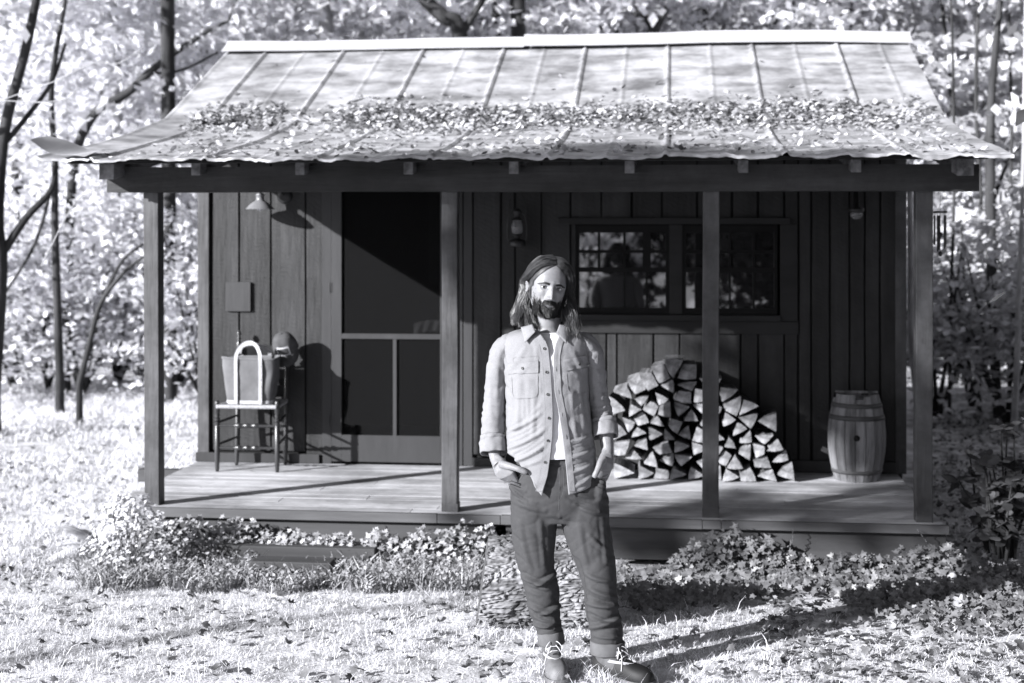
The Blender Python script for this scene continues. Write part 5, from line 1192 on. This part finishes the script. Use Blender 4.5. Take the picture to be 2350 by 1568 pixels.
# ---- hair
rh2 = random.Random(9); mb = MB()
def skull(x_side, yf, z, off):
    """point on the skull at given side, lengthwise position and height"""
    pass
def scalp(a, z, off):
    p = headpt(a, z); d = Vector((p.x, p.y, max(0, z)*.9)).normalized(); return p + d*off
guides = []
for gi in range(330):
    s_ = -1 if gi % 2 else 1; f = rh2.random()**.9; lay = rh2.random(); off = .003+.013*lay
    ypart = -.066+.135*f
    top = Vector((.010*(1-f)+s_*.004, ypart, 0)); top.z = .128*math.sqrt(max(.05, 1-(ypart/.098)**2))*.985+.003+off*.8
    # walk round the skull
    az_end = (1.30+.95*f) if s_ > 0 else (1.42+.85*f)
    az0 = math.atan2(abs(.02), -ypart) if ypart < 0 else math.pi-math.atan2(.02, ypart)
    P = [HM @ top]
    hz0 = top.z-.012
    steps = 7
    for k in range(1, steps+1):
        t = k/steps; az = az0*(1-t)+az_end*t if f < .5 else (az0*(1-t)+az_end*t)
        if s_ < 0: az_e = 1.95+.5*f
        else: az_e = 1.52+.7*f
        a0_ = max(.12, az0 if f > .15 else .12); az = a0_+(az_e-a0_)*t**(.85 if f < .4 else 1.0)      # locks sweep round the temple and behind the ear
        z = hz0 + (-.018-hz0)*(t**1.7 if f < .4 else t**1.35)
        q = scalp(s_*az, min(.126, z), off+.003); P.append(HM @ q)
    e = P[-1]; drop = rh2.uniform(.88, 1.08)
    if s_ < 0:
        tx = -.056-.108*rh2.random()**1.1; ez = LP(1200, 748).z+.010-.022*rh2.random(); ends = Vector((tx, rh2.uniform(-.055, .09), ez+(.012 if tx < -.13 else 0)))
    else:
        tx = .070+.055*rh2.random(); ez = LP(1320, 768).z; fy = rh2.random(); ends = Vector((tx, -.105+.15*fy, ez+.055*fy+rh2.uniform(-.01, .02)))
    for k in range(1, 8):
        t = k/7; q = e.lerp(ends, t); q.x += s_*.010*math.sin(math.pi*t)*(.4+lay); q.y += (.022 if s_ < 0 else .0)*math.sin(math.pi*t); w_ = .0085*t*math.sin(t*9+lay*5+s_); q.x += w_; q.y += .009*t*math.cos(t*8+lay*4); P.append(q)
    if s_ < 0:      # tucked behind the ear on this side
        for i_, q in enumerate(P):
            l_ = Hi @ q
            if -.10 < l_.z < .022:
                tgt_ = .045 + .03*lay; l_.y = max(l_.y, tgt_); l_.x = min(l_.x, -.074-.01*lay) if l_.z < -.0 else l_.x; P[i_] = HM @ l_
    guides.append((P, s_, lay))
for P, s_, lay in guides:
    pc = crom([tuple(p) for p in P], 2); m_ = len(pc)
    for j in range(17):
        ox, oy, oz = rh2.gauss(0, .0062), rh2.gauss(0, .0062), rh2.gauss(0, .003); ph = rh2.uniform(0, 6.28); am = rh2.uniform(.0005, .003); cut = m_-rh2.randrange(0, 4); pts = []
        for i in range(cut):
            t = i/(m_-1); sp = (.35+.9*min(1, t*2.2))*(1 if t < .6 else 1-.35*(t-.6)/.4); p = Vector(pc[i])
            pts.append(p + Vector((ox*sp+am*t*math.sin(9*t+ph), oy*sp+am*t*math.cos(8*t+ph), oz*sp*.7)))
        mb.tube(pts, [.00085*(1-.6*(i/cut)**3) for i in range(cut)], 3, cap=False)
# flyaway strands
for i in range(110):
    P, s_, lay = guides[rh2.randrange(len(guides))]; pc = crom([tuple(p) for p in P], 2); o = rh2.uniform(.006,.016); pts = [Vector(q)+Vector((s_*o*math.sin(math.pi*k/len(pc)), -o*.4, o*.35*math.exp(-k/4)))+Vector((mnoise.noise(Vector((i*3.1,k*.3,0)))*.012,)*3) for k, q in enumerate(pc)]
    mb.tube(pts, .00045, 3, cap=False)
hair = mb.build('hair', M['hair'], man)
# scalp shell under the strands
mb = MB(); P = []
for z in list(np.linspace(.128, -.06, 26)):
    row = []
    for k in range(61):
        lim = 0.0 if z > .100 else min(1.30, (.100-z)/.075*1.15)**.75*1.0 if z > 0 else 1.45
        a = lim+(2*math.pi-2*lim)*k/60; row.append(HM @ scalp(a if a < math.pi else a-2*math.pi, z, .005))
    P.append(row)
mb.grid(P[::-1]); mb.build('hair_base', M['hair'], hair, True)

# ---- shirt body
EL = np.array([[750,1230],[760,1236],[768,1242],[782,1252],[800,1259],[850,1264],[900,1267],[950,1269],[1000,1268],[1040,1264],[1090,1257],[1137,1243]], float)
ER = np.array([[750,1294],[760,1290],[768,1285],[790,1275],[820,1270],[850,1270],[900,1273],[950,1283],[1000,1291],[1040,1296],[1090,1301],[1135,1305]], float)
yz = lambda py: CH-(py-HOR)/F*(DM-.12)
# rows above the armpit: (centre px x, z, rx, ry, cy, shoulder drop)
TR = [(1257,1.512,.076,.066,.034,.000),(1256,1.511,.100,.083,.034,.003),(1254,1.507,.135,.100,.030,.010),(1252,1.500,.168,.114,.028,.019),(1251,1.484,.190,.126,.025,.022),(1251,1.456,.200,.134,.022,.018),(1251,1.410,.198,.139,.020,.010),(1252,1.35,.194,.142,.018,.006),(1253,1.30,.190,.143,.016,0)]
BR = [(860,1253,.188,.143,.015),(900,1255,.188,.142,.015),(950,1258,.188,.142,.016),(1000,1261,.192,.145,.018),(1050,1263,.201,.150,.02),(1100,1265,.206,.155,.02),(1140,1266,.207,.157,.02)]
BRz = [(yz(a), b, c, d, e) for a, b, c, d, e in BR]
SS = [(0,1135),(.05,1130),(.10,1122),(.16,1108),(.22,1088),(.30,1090),(.5,1120),(.70,1085),(.78,1046),(.84,1052),(.89,1068),(.94,1092),(.975,1122),(1,1137)]
def hem(s): return float(np.interp(s, [a for a,_ in SS], [b for _,b in SS]))
NC = 180
def shirt_pt(s, cx, rx, ry, cy, z, drop, off=0.0):
    e = .86; py = HOR+(CH-z)*F/(DM-.12)
    xl = LP(np.interp(py, EL[:,0], EL[:,1]), 0, -.12).x-cx; xr = LP(np.interp(py, ER[:,0], ER[:,1]), 0, -.12).x-cx
    f = lambda v: math.copysign(min(1, abs(v)/rx)**(1/e), v)
    aR = math.pi*1.5 + math.asin(f(xr)); aL = math.pi*1.5 + math.asin(f(xl))   # angles with -y at 270 deg
    a = aR + (2*math.pi-(aR-aL))*s
    ca, sa = math.cos(a), math.sin(a); x = abs(ca)**e*math.copysign(rx+off, ca); y = abs(sa)**e*math.copysign(ry+off, sa)
    return Vector((cx+x, cy+y, z-drop*abs(ca)**1.6 - (.020 if ry < .1 else .0)*max(0,-sa)*(1-(ry-.066)/.05 if ry < .116 else 0)))
rows = []
for r_ in interp_rows(TR, 4): rows.append(('t',)+tuple(r_))
P = []
for r_ in rows[:-1]:
    _, cxp, z, rx, ry, cy, dr = r_; cx = LP(cxp, 0, 0).x; P.append([shirt_pt(k/(NC-1), cx, rx, ry, cy, z, dr) for k in range(NC)])
NB = 64
for i in range(NB+1):
    t = i/NB; row = []
    for k in range(NC):
        s = k/(NC-1); zh = yz(hem(s)); z = 1.30+(zh-1.30)*t
        zz_ = [b[0] for b in BRz][::-1]; g_ = lambda j: float(np.interp(z, zz_, [b[j] for b in BRz][::-1]))
        row.append(shirt_pt(s, LP(g_(1),0,0).x, g_(2), g_(3), g_(4), z, 0))
    P.append(row)
mb = MB(); mb.grid(P[::-1]); me = bpy.data.meshes.new('shirt'); me.from_pydata([tuple(v) for v in mb.v], [], mb.f); me.update()
folds = [(1168,1028,1250,985,6,.011),(1176,1060,1252,1020,6,.012),(1166,990,1238,950,6,.009),(1190,1072,1250,1050,5,.006),(1180,1044,1245,1002,4,-.008),(1172,1008,1242,968,4,-.006),
 (1190,870,1186,985,9,.006),(1225,905,1222,1000,8,.005),(1205,880,1206,960,6,-.005),(1332,880,1344,985,8,.005),(1312,900,1322,1000,7,.004),(1300,1015,1358,1000,5,.006),(1306,1050,1366,1030,6,.008),(1310,1085,1362,1062,6,.009),(1305,1032,1360,1015,4,-.005),(1308,1068,1364,1046,4,-.006),(1320,1118,1364,1085,5,.007),
 (1165,850,1205,800,7,.005),(1172,870,1215,835,6,.004),(1340,850,1312,805,7,.005),(1336,868,1305,842,5,.003),(1230,800,1240,900,6,.004),(1288,800,1284,880,5,.004),(1205,1090,1235,1125,5,.007),(1180,985,1240,930,5,.004)]
displace(me, [(a,b,c,d,e*.9,f*1.35) for a,b,c,d,e,f in folds], .0030, (6, 6, 6), 3)
shirt = finish('shirt', me, M['shirt']); so_ = shirt.modifiers.new('thick', 'SOLIDIFY'); so_.thickness = .003; so_.offset = -1
sb = BVHTree.FromPolygons([v.co.copy() for v in me.vertices], [tuple(p.vertices) for p in me.polygons])
# sleeves
def sleeve(path, cuffp, seed, fl):
    mb = MB(); pp = crom(path, 7); pts = [LP(a, b, c) for a, b, c, _, _ in pp]; up = None; Rr = []
    for i, p in enumerate(pts):
        t = (pts[min(i+1, len(pts)-1)]-pts[max(i-1, 0)]).normalized(); y_ = Vector((0,1,0)); y_ = (y_-t*y_.dot(t)).normalized(); x_ = y_.cross(t).normalized(); rx, ry = pp[i][3], pp[i][4]
        Rr.append([p + x_*(math.cos(a)*rx) + y_*(math.sin(a)*ry) for a in (2*math.pi*k/56 for k in range(56))])
    mb.grid(Rr, closed=True); me = bpy.data.meshes.new('sleeve'); me.from_pydata([tuple(v) for v in mb.v], [], mb.f); me.update()
    displace(me, fl, .0055, (8, 8, 13), seed); me.flip_normals() if False else None
    s = finish('sleeve', me, M['shirt'], shirt)
    mb = MB(); c0, c1 = LP(*cuffp[0]), LP(*cuffp[1]); rx, ry = cuffp[2]; ax = (c1-c0).normalized(); y_ = Vector((0,1,0)); y_ = (y_-ax*y_.dot(ax)).normalized(); x_ = y_.cross(ax)
    Rr = []
    for t, g_ in ((.0,.86),(-.02,.97),(.02,1.03),(.10,1.06),(.22,1.04),(.24,1.0),(.27,1.03),(.34,1.08),(.55,1.09),(.8,1.10),(.95,1.10),(1.02,1.05),(1.0,.97),(.85,.93),(.5,.90)):
        c = c0.lerp(c1, t); Rr.append([c + x_*(math.cos(a)*rx*g_) + y_*(math.sin(a)*ry*g_) + ax*(.006*mnoise.noise(Vector((math.cos(a)*1.5, math.sin(a)*1.5, t*2+seed)))) + (x_*math.cos(a)+y_*math.sin(a))*(.006*mnoise.noise(Vector((math.cos(a)*2.2, math.sin(a)*2.2, t*4+seed)))) for a in (2*math.pi*k/56 for k in range(56))])
    mb.grid(Rr, closed=True); mb.build('rolled_cuff', M['shirt'], shirt, True)
sleeve([(1196,792,.02,.040,.070),(1180,789,.02,.046,.075),(1162,793,.02,.050,.078),(1150,813,.025,.055,.078),(1143,850,.034,.054,.074),(1138,900,.045,.054,.068),(1133,950,.045,.055,.064),(1131,990,.03,.056,.060),(1131,1012,.018,.054,.056),(1132,1026,.008,.046,.050)], ((1131,1001,.024),(1132,1040,-.006),(.056,.056)), 1,
   [(1106,985,1155,992,4,.006),(1108,965,1150,972,4,.005),(1106,1000,1150,1006,3,.005),(1112,930,1150,955,5,.004),(1120,860,1128,960,7,.005),(1150,830,1148,920,6,-.004)])
sleeve([(1308,788,.02,.040,.070),(1326,785,.02,.045,.074),(1344,790,.02,.049,.076),(1357,810,.025,.052,.076),(1364,850,.034,.050,.070),(1371,900,.045,.050,.064),(1378,935,.045,.051,.060),(1383,958,.035,.052,.058),(1386,975,.026,.052,.056),(1388,990,.016,.046,.050)], ((1384,962,.030),(1389,1002,.0),(.055,.056)), 5,
   [(1356,940,1402,930,4,.006),(1358,955,1402,948,3,.005),(1356,920,1395,905,5,.004),(1372,850,1386,940,6,.005),(1352,850,1360,930,6,-.004)])
# things sewn to the shirt: placed on its surface
def surf(px, py, off=.0015):
    o = LP(px, py, -1.2); cam_l = Vector((-LAT0, -DM, CH)); d = (o-cam_l).normalized(); h = sb.ray_cast(cam_l, d)
    if h[0] is None: p = LP(px, py, -.12); return p, Vector((0,-1,0))
    n_ = h[1] if h[1].y < 0 else -h[1]; return h[0]+n_*off, n_
def patch(name, poly, off, m_, parent, n=14, thick=.002):
    """quad patch: poly = 4 px corners (tl,tr,br,bl), curved on the shirt"""
    tl, tr, br_, bl_ = [Vector(p+(0,)) for p in poly]; P = []
    for i in range(n+1):
        P.append([surf(*(tl.lerp(tr, j/n).lerp(bl_.lerp(br_, j/n), i/n))[:2], off)[0] for j in range(n+1)])
    b = [P[0]] + [P[-1]]; mb = MB(); mb.grid(P[::-1]); 
    for e_ in (P[0], P[-1], [r[0] for r in P], [r[-1] for r in P]):
        mb.grid([e_, [v+Vector((0, thick+off, 0)) for v in e_]]); mb.grid([[v+Vector((0, thick+off, 0)) for v in e_], e_])
    return mb.build(name, m_, parent, True), P
def seam(name, pts, r=.0008, off=.001, m_='stitchd'):
    mb = MB(); pp = crom(pts, 6); mb.tube([surf(a, b, off)[0] for a, b in pp], r, 5); return mb.build(name, M[m_], shirt)
def lp2(x, y): return ((1160+x/4.355)/1.0638, (760+y/4.355)/1.0638)      # from the close-up of the shirt
pk = patch('pocket', [lp2(362,660), lp2(668,655), lp2(664,925), lp2(392,925)], .0014, M['shirt'], shirt)
pk2 = patch('pocket', [lp2(965,640), lp2(1190,600), lp2(1205,865), lp2(990,872)], .0014, M['shirt'], shirt)
f1 = patch('pocket_flap', [lp2(348,560), lp2(668,527), lp2(672,655), lp2(357,668)], .0052, M['shirt'], shirt)
f2 = patch('pocket_flap', [lp2(940,512), lp2(1165,470), lp2(1212,582), lp2(965,636)], .0052, M['shirt'], shirt)
seam('pocket_seam', [lp2(392,700), lp2(398,800), lp2(404,880), lp2(440,926), lp2(535,926), lp2(628,916), lp2(664,875), lp2(668,780), lp2(668,690)], .0010, .0022)
seam('pocket_seam', [lp2(970,660), lp2(978,740), lp2(988,830), lp2(1040,874), lp2(1120,868), lp2(1200,860)], .0010, .0022)
seam('yoke_seam', [lp2(405,545), lp2(415,495), lp2(540,488), lp2(666,482), lp2(668,530)], .0005, .001)
for pts in ([lp2(305,340), lp2(318,440), lp2(330,540)], [lp2(1155,330), lp2(1168,400), lp2(1185,470)]): seam('armhole_seam', pts, .0008, .0006)
# plackets
def placket(edge, wpx, side, name):
    P = []; 
    for py in np.linspace(782, 1128, 60):
        e_ = np.interp(py, edge[:,0], edge[:,1]); a = e_+side*.8; b = e_+side*wpx
        row = [surf(a+(b-a)*j/5, py, .0030 + .0006*math.sin(py*.9))[0] for j in range(6)]; P.append(row if side > 0 else row[::-1])
    mb = MB(); mb.grid(P[::-1]); mb.grid([[r[0] for r in P], [r[0]+Vector((0,.004,0)) for r in P]]); mb.grid([[r[-1]+Vector((0,.004,0)) for r in P], [r[-1] for r in P]]); mb.build(name, M['shirt'], shirt, True)
    seam('placket_seam', [(np.interp(py, edge[:,0], edge[:,1])+side*(wpx+.6), py) for py in np.linspace(790, 1120, 14)], .0005, .0012)
placket(EL, 17, -1, 'placket'); placket(ER, 15, 1, 'placket')
def button(px, py, r=.0058, off=.0055):
    p, n_ = surf(px, py, off); q = n_.to_track_quat('Z', 'Y').to_matrix().to_4x4(); q.translation = p; mb = MB(); mb.lathe([(0,.0008),(r*.5,.0008),(r*.62,.0020),(r*.85,.0022),(r,.0010),(r,-.003),(0,-.003)], (0,0,0), 18, M=q); mb.build('button', M['button'], shirt, True)
for a in ((735,398),(757,648),(770,884),(783,1135),(774,1372)): button(*lp2(*a))
button(1251, 1061); button(*lp2(511,610), off=.009); button(*lp2(1107,557), off=.009)
for a in ((853,610),(882,855),(917,1095),(960,1330)):
    x, y = lp2(*a); seam('buttonhole', [(x,y-4),(x+.8,y),(x+1.2,y+5)], .0009, .0045)
# collar: stand and two falling points
mb = MB(); P = []
NCc = 50
for i in range(5):
    t = i/4; row = []
    for k in range(NCc):
        a = math.pi*1.5+.30+(2*math.pi-.62)*k/(NCc-1); fr_ = max(0, -math.sin(a)); r = .062+.020*(t > .3)*(t) + .004
        z = 1.535-.048*fr_ - (0 if i == 0 else (t-.1)*.042) + (.004 if i == 1 else 0)
        row.append(Vector((LP(1257,0,0).x+1.0*r*math.cos(a), .03+.98*r*math.sin(a), z)))
    P.append(row)
mb.grid(P)
me = mb; col = mb.build('collar', M['shirt'], shirt, True); q_ = col.modifiers.new('thick', 'SOLIDIFY'); q_.thickness = .003
for pts in ([(1196,752,-.055),(1222,745,-.075),(1229,762,-.112),(1205,787,-.118)], [(1312,748,-.055),(1284,745,-.075),(1277,764,-.112),(1300,788,-.118)]):
    tl, tr, br_, bl_ = [LP(*p) for p in pts]; P = [[tl.lerp(tr, j/8).lerp(bl_.lerp(br_, j/8), i/8)+Vector((0,-.010*math.sin(math.pi*j/8)*math.sin(math.pi*i/8),0)) for j in range(9)] for i in range(9)]
    mb = MB(); mb.grid(P); o = mb.build('collar_point', M['shirt'], shirt, True); q_ = o.modifiers.new('thick', 'SOLIDIFY'); q_.thickness = .003
# t-shirt
mb = MB(); P = []
for py, rx, ry, cy in ((768,.070,.070,.028),(774,.080,.090,.024),(790,.11,.114,.020),(820,.14,.131,.017),(860,.157,.134,.016),(950,.160,.129,.016),(1020,.168,.132,.018),(1048,.17,.136,.02),(1054,.168,.135,.02)):
    P.append(ring(LP(1262, py, -.1)*1 + Vector((0, cy+.1, 0)), rx, ry, 60, .9))
mb.grid(P, closed=True); mb.tube([P[0][k]+Vector((0,-.001,0)) for k in range(60)]+[P[0][0]], .0035, 6); mb.build('undershirt', M['tee'], man, True)
# ---- trousers
tb = MB()
loft(tb, [ring(LP(c, y, 0)+Vector((0,.022,0)), H(h), d, 48, .85) for y, c, h, d in ((1040,1272,84,.118),(1052,1273,88,.122),(1075,1275,97,.128),(1100,1279,107,.134),(1125,1281,112,.136),(1150,1283,113,.132),(1175,1284,112,.12),(1196,1284,104,.10))])
LL = [(1140,1229,58,.125,.02),(1170,1226,56,.118,.02),(1200,1225,53,.108,.02),(1250,1226,49,.098,.018),(1300,1231,43.5,.09,.012),(1350,1243,40.5,.084,.012),(1400,1248.5,36.5,.078,.02),(1430,1256,32,.072,.02),(1460,1263,29,.064,.012),(1476,1265,27,.060,.006)]
LRr = [(1140,1340,57,.125,.018),(1170,1342,57,.118,.012),(1200,1344,56,.110,.006),(1250,1355,53,.100,-.004),(1300,1367,46,.092,-.02),(1350,1377,40,.086,-.036),(1400,1382,39,.080,-.05),(1435,1390,39.5,.078,-.066),(1465,1393,37,.070,-.078),(1498,1394,35.5,.064,-.090)]
for L_ in (LL, LRr):
    loft(tb, [ring(LP(c, y, dy), h/F*(DM+dy), d, 44, .92) for y, c, h, d, dy in crom(L_, 4)])
limb(tb, [(1178,1110,-.006,.030),(1184,1118,-.016,.034),(1192,1130,-.030,.036),(1200,1146,-.040,.034),(1206,1160,-.035,.026)])
limb(tb, [(1379,1106,-.030,.028),(1375,1122,-.048,.034),(1371,1138,-.052,.032),(1367,1152,-.045,.024)])
tm = remesh(tb, .0065, 4, .5)
tf = [(1196,1322,1250,1342,6,.013),(1228,1345,1280,1312,6,.011),(1205,1345,1262,1362,5,-.006),(1212,1388,1262,1406,6,.011),(1240,1412,1290,1384,6,.012),(1214,1428,1272,1440,5,.010),(1228,1450,1288,1430,4,-.006),(1226,1410,1268,1424,4,-.008),
 (1345,1318,1402,1336,6,.010),(1352,1350,1412,1372,6,.011),(1350,1384,1420,1392,6,.013),(1352,1408,1418,1430,5,-.009),(1356,1440,1426,1418,7,.014),(1362,1458,1424,1462,4,.008),(1350,1366,1405,1384,4,-.008),
 (1300,1120,1385,1148,6,.007),(1320,1160,1392,1180,6,.006),(1300,1140,1370,1172,4,-.005),(1180,1150,1250,1172,7,.006),(1190,1200,1215,1310,9,.006),(1240,1200,1250,1300,7,.005),(1330,1210,1345,1300,8,.005),(1385,1190,1392,1290,7,.006),(1352,1230,1392,1262,6,.006),
 (1172,1108,1205,1128,4,.007),(1176,1120,1204,1142,3,-.006),(1180,1130,1208,1150,4,.006),(1370,1100,1396,1108,3,.006),(1368,1112,1394,1122,3,-.005),(1284,1075,1284,1190,3,.005)]
displace(tm, [(a,b,c,d,e*1.05,f*1.5) for a,b,c,d,e,f in tf], .0035, (5, 5, 7), 11); finish('trousers', tm, M['trousers']); tro = man.children[-1] if man.children else None
tro = bpy.data.objects['trousers']
tbv = BVHTree.FromPolygons([v.co.copy() for v in tm.vertices], [tuple(p.vertices) for p in tm.polygons])
def tsurf(px, py, off=.001):
    cam_l = Vector((-LAT0, -DM, CH)); d = (LP(px, py, -1.2)-cam_l).normalized(); h = tbv.ray_cast(cam_l, d)
    return (h[0]+h[1]*off) if h[0] is not None else LP(px, py, -.1)
M['tseam'] = mat('trouser_seam', .075, .095, 20, .8)
for nm, pts, r in (('pocket_edge', [(1164,1106),(1176,1104),(1188,1096),(1197,1088),(1203,1078)], .0024),('pocket_edge', [(1168,1112),(1180,1110),(1192,1102),(1201,1090)], .0014),('pocket_edge', [(1372,1092),(1380,1094),(1389,1093),(1396,1088)], .0022),('pocket_edge', [(1370,1099),(1380,1101),(1390,1100),(1396,1096)], .0014),
    ('fly_seam', [(1283,1062),(1284,1100),(1283,1140),(1282,1170)], .0009), ('fly_seam', [(1292,1064),(1294,1100),(1292,1130),(1284,1150)], .0007), ('waistband', [(1262,1064),(1275,1065),(1290,1065),(1300,1065)], .0010), ('inseam', [(1300,1240),(1318,1290),(1332,1340),(1340,1400),(1346,1450)], .0009)):
    mb = MB(); mb.tube([tsurf(a, b, r*.4) for a, b in crom(pts, 5)], r, 6); mb.build(nm, M['tseam'], tro)
for (c0, c1, hx, ry, tl) in (((1262,1448,.014),(1266,1477,.006),29.5,.066,.10),((1394,1471,-.080),(1394,1501,-.090),38,.071,-.02)):
    a0, a1 = LP(*c0), LP(*c1); Rr = []
    for t, g_ in ((.02,.93),(0,1.02),(.06,1.05),(.5,1.04),(.94,1.05),(1.0,1.02),(.97,.95),(.6,.92)):
        c = a0.lerp(a1, t); Rr.append([v + Vector((0,0,.003*mnoise.noise(Vector((v.x*30, v.y*30, t))))) for v in ring(c, H(hx)*g_, ry*g_, 48, .95, tilt=(tl, -.05))])
    mb = MB(); mb.grid(Rr, closed=True); mb.build('turned_cuff', M['tseam'], tro, True)
# ---- boots
def boot(px, py, dy, ang, rub, nm):
    b = LP(px, py, dy); b.z = max(b.z, .0); 
    bo = bpy.data.objects.new('boot', None)
    BM = Matrix.Translation(Vector((b.x, b.y, 0))) @ Matrix.Rotation(ang, 4, 'Z')       # foot points along local -y from the heel
    prof = [(-.042,.012,.050),(-.036,.026,.060),(-.01,.036,.068),(.04,.039,.074),(.09,.040,.078),(.13,.044,.070),(.17,.050,.062),(.205,.049,.056),(.235,.040,.048),(.252,.026,.038),(.258,.012,.026)]
    mb = MB(); Rr = []
    for y_, w_, h_ in crom(prof, 3):
        Rr.append([BM @ Vector((w_*abs(math.cos(a))**.7*math.copysign(1, math.cos(a)), -y_, .016+ (h_ if math.sin(a) > 0 else .004)*abs(math.sin(a))**.75*math.copysign(1, math.sin(a)))) for a in (2*math.pi*k/28 for k in range(28))])
    loft(mb, Rr); main = mb.build('boot', M[rub], man, True)
    mb = MB(); Rr = []
    for y_, w_, h_ in crom(prof, 3): Rr.append([BM @ Vector((x_*(w_+.006), -y_*1.02, z_)) for x_, z_ in ((-1,-.004),(1,-.004),(1,.018),(-1,.018))])
    loft(mb, Rr); mb.build('boot_sole', M['bootp'], main)
    mb = MB(); Rr = []
    for z_, yc, ry, rx in ((.050,.055,.085,.040),(.075,.045,.078,.041),(.095,.035,.068,.042),(.125,.022,.056,.044),(.160,.015,.052,.046),(.19,.013,.052,.046)):
        Rr.append([BM @ v for v in ring((0,-yc,z_), rx, ry, 30, .95, tilt=(0, .28 if z_ < .12 else .05))])
    mb.grid(Rr, closed=True); mb.build('boot_upper', M['bootl'], main, True)
    for q in range(3):      # rows of pale stitching where the upper meets the rubber
        mb = MB(); pts = []
        for k in range(41):
            a = math.pi*2*k/40; yy = -.075+.088*math.sin(a); hgt = np.interp(-yy, [-.04,.05,.13,.18], [.066,.076,.078,.070])+.004*q; pts.append(BM @ Vector(((.041-.0012*q)*math.cos(a)*(1 if math.sin(a) > -.9 else 1), yy, hgt)))
        mb.tube(pts, .0011, 5); mb.build('stitching', M['lace'], main)
    mb = MB(); mb.grid([[BM @ Vector((.020*(2*j/6-1)*(1-.2*i/8), -.098-.020*(1-i/8)*1.6+.058*(i/8), .090+.055*i/8+.006*math.cos((2*j/6-1)*1.5))) for j in range(7)] for i in range(9)][::-1]); mb.build('tongue', M['bootl'], main, True)
    rng = random.Random(int(px))
    for i in range(4):
        y_ = -.118+.018*i; z_ = .092+.014*i; mb = MB(); mb.tube([BM @ Vector(p) for p in ((-.030,y_+.008,z_-.002),(-.012,y_-.004,z_+.012),(.012,y_-.002,z_+.012),(.030,y_+.010,z_+.002))], .0020, 6); mb.build('lace', M['lace'], main)
    for s_ in (-1, 1):
        mb = MB(); pts = crom([(0,-.078,.132),(s_*.018,-.098,.136),(s_*.036,-.108,.114),(s_*.030,-.100,.094),(s_*.014,-.088,.12),(0,-.078,.132)], 6); mb.tube([BM @ Vector(p) for p in pts], .0017, 6); mb.tube([BM @ Vector(p) for p in crom([(0,-.078,.132),(s_*.022,-.115,.108),(s_*.040,-.128,.075),(s_*.046,-.130,.050)], 6)], .0017, 6); mb.build('lace', M['lace'], main)
boot(1262, 1500, .035, R(8), 'bootp', 'l')
boot(1382, 1515, -.085, R(52), 'bootr', 'r')
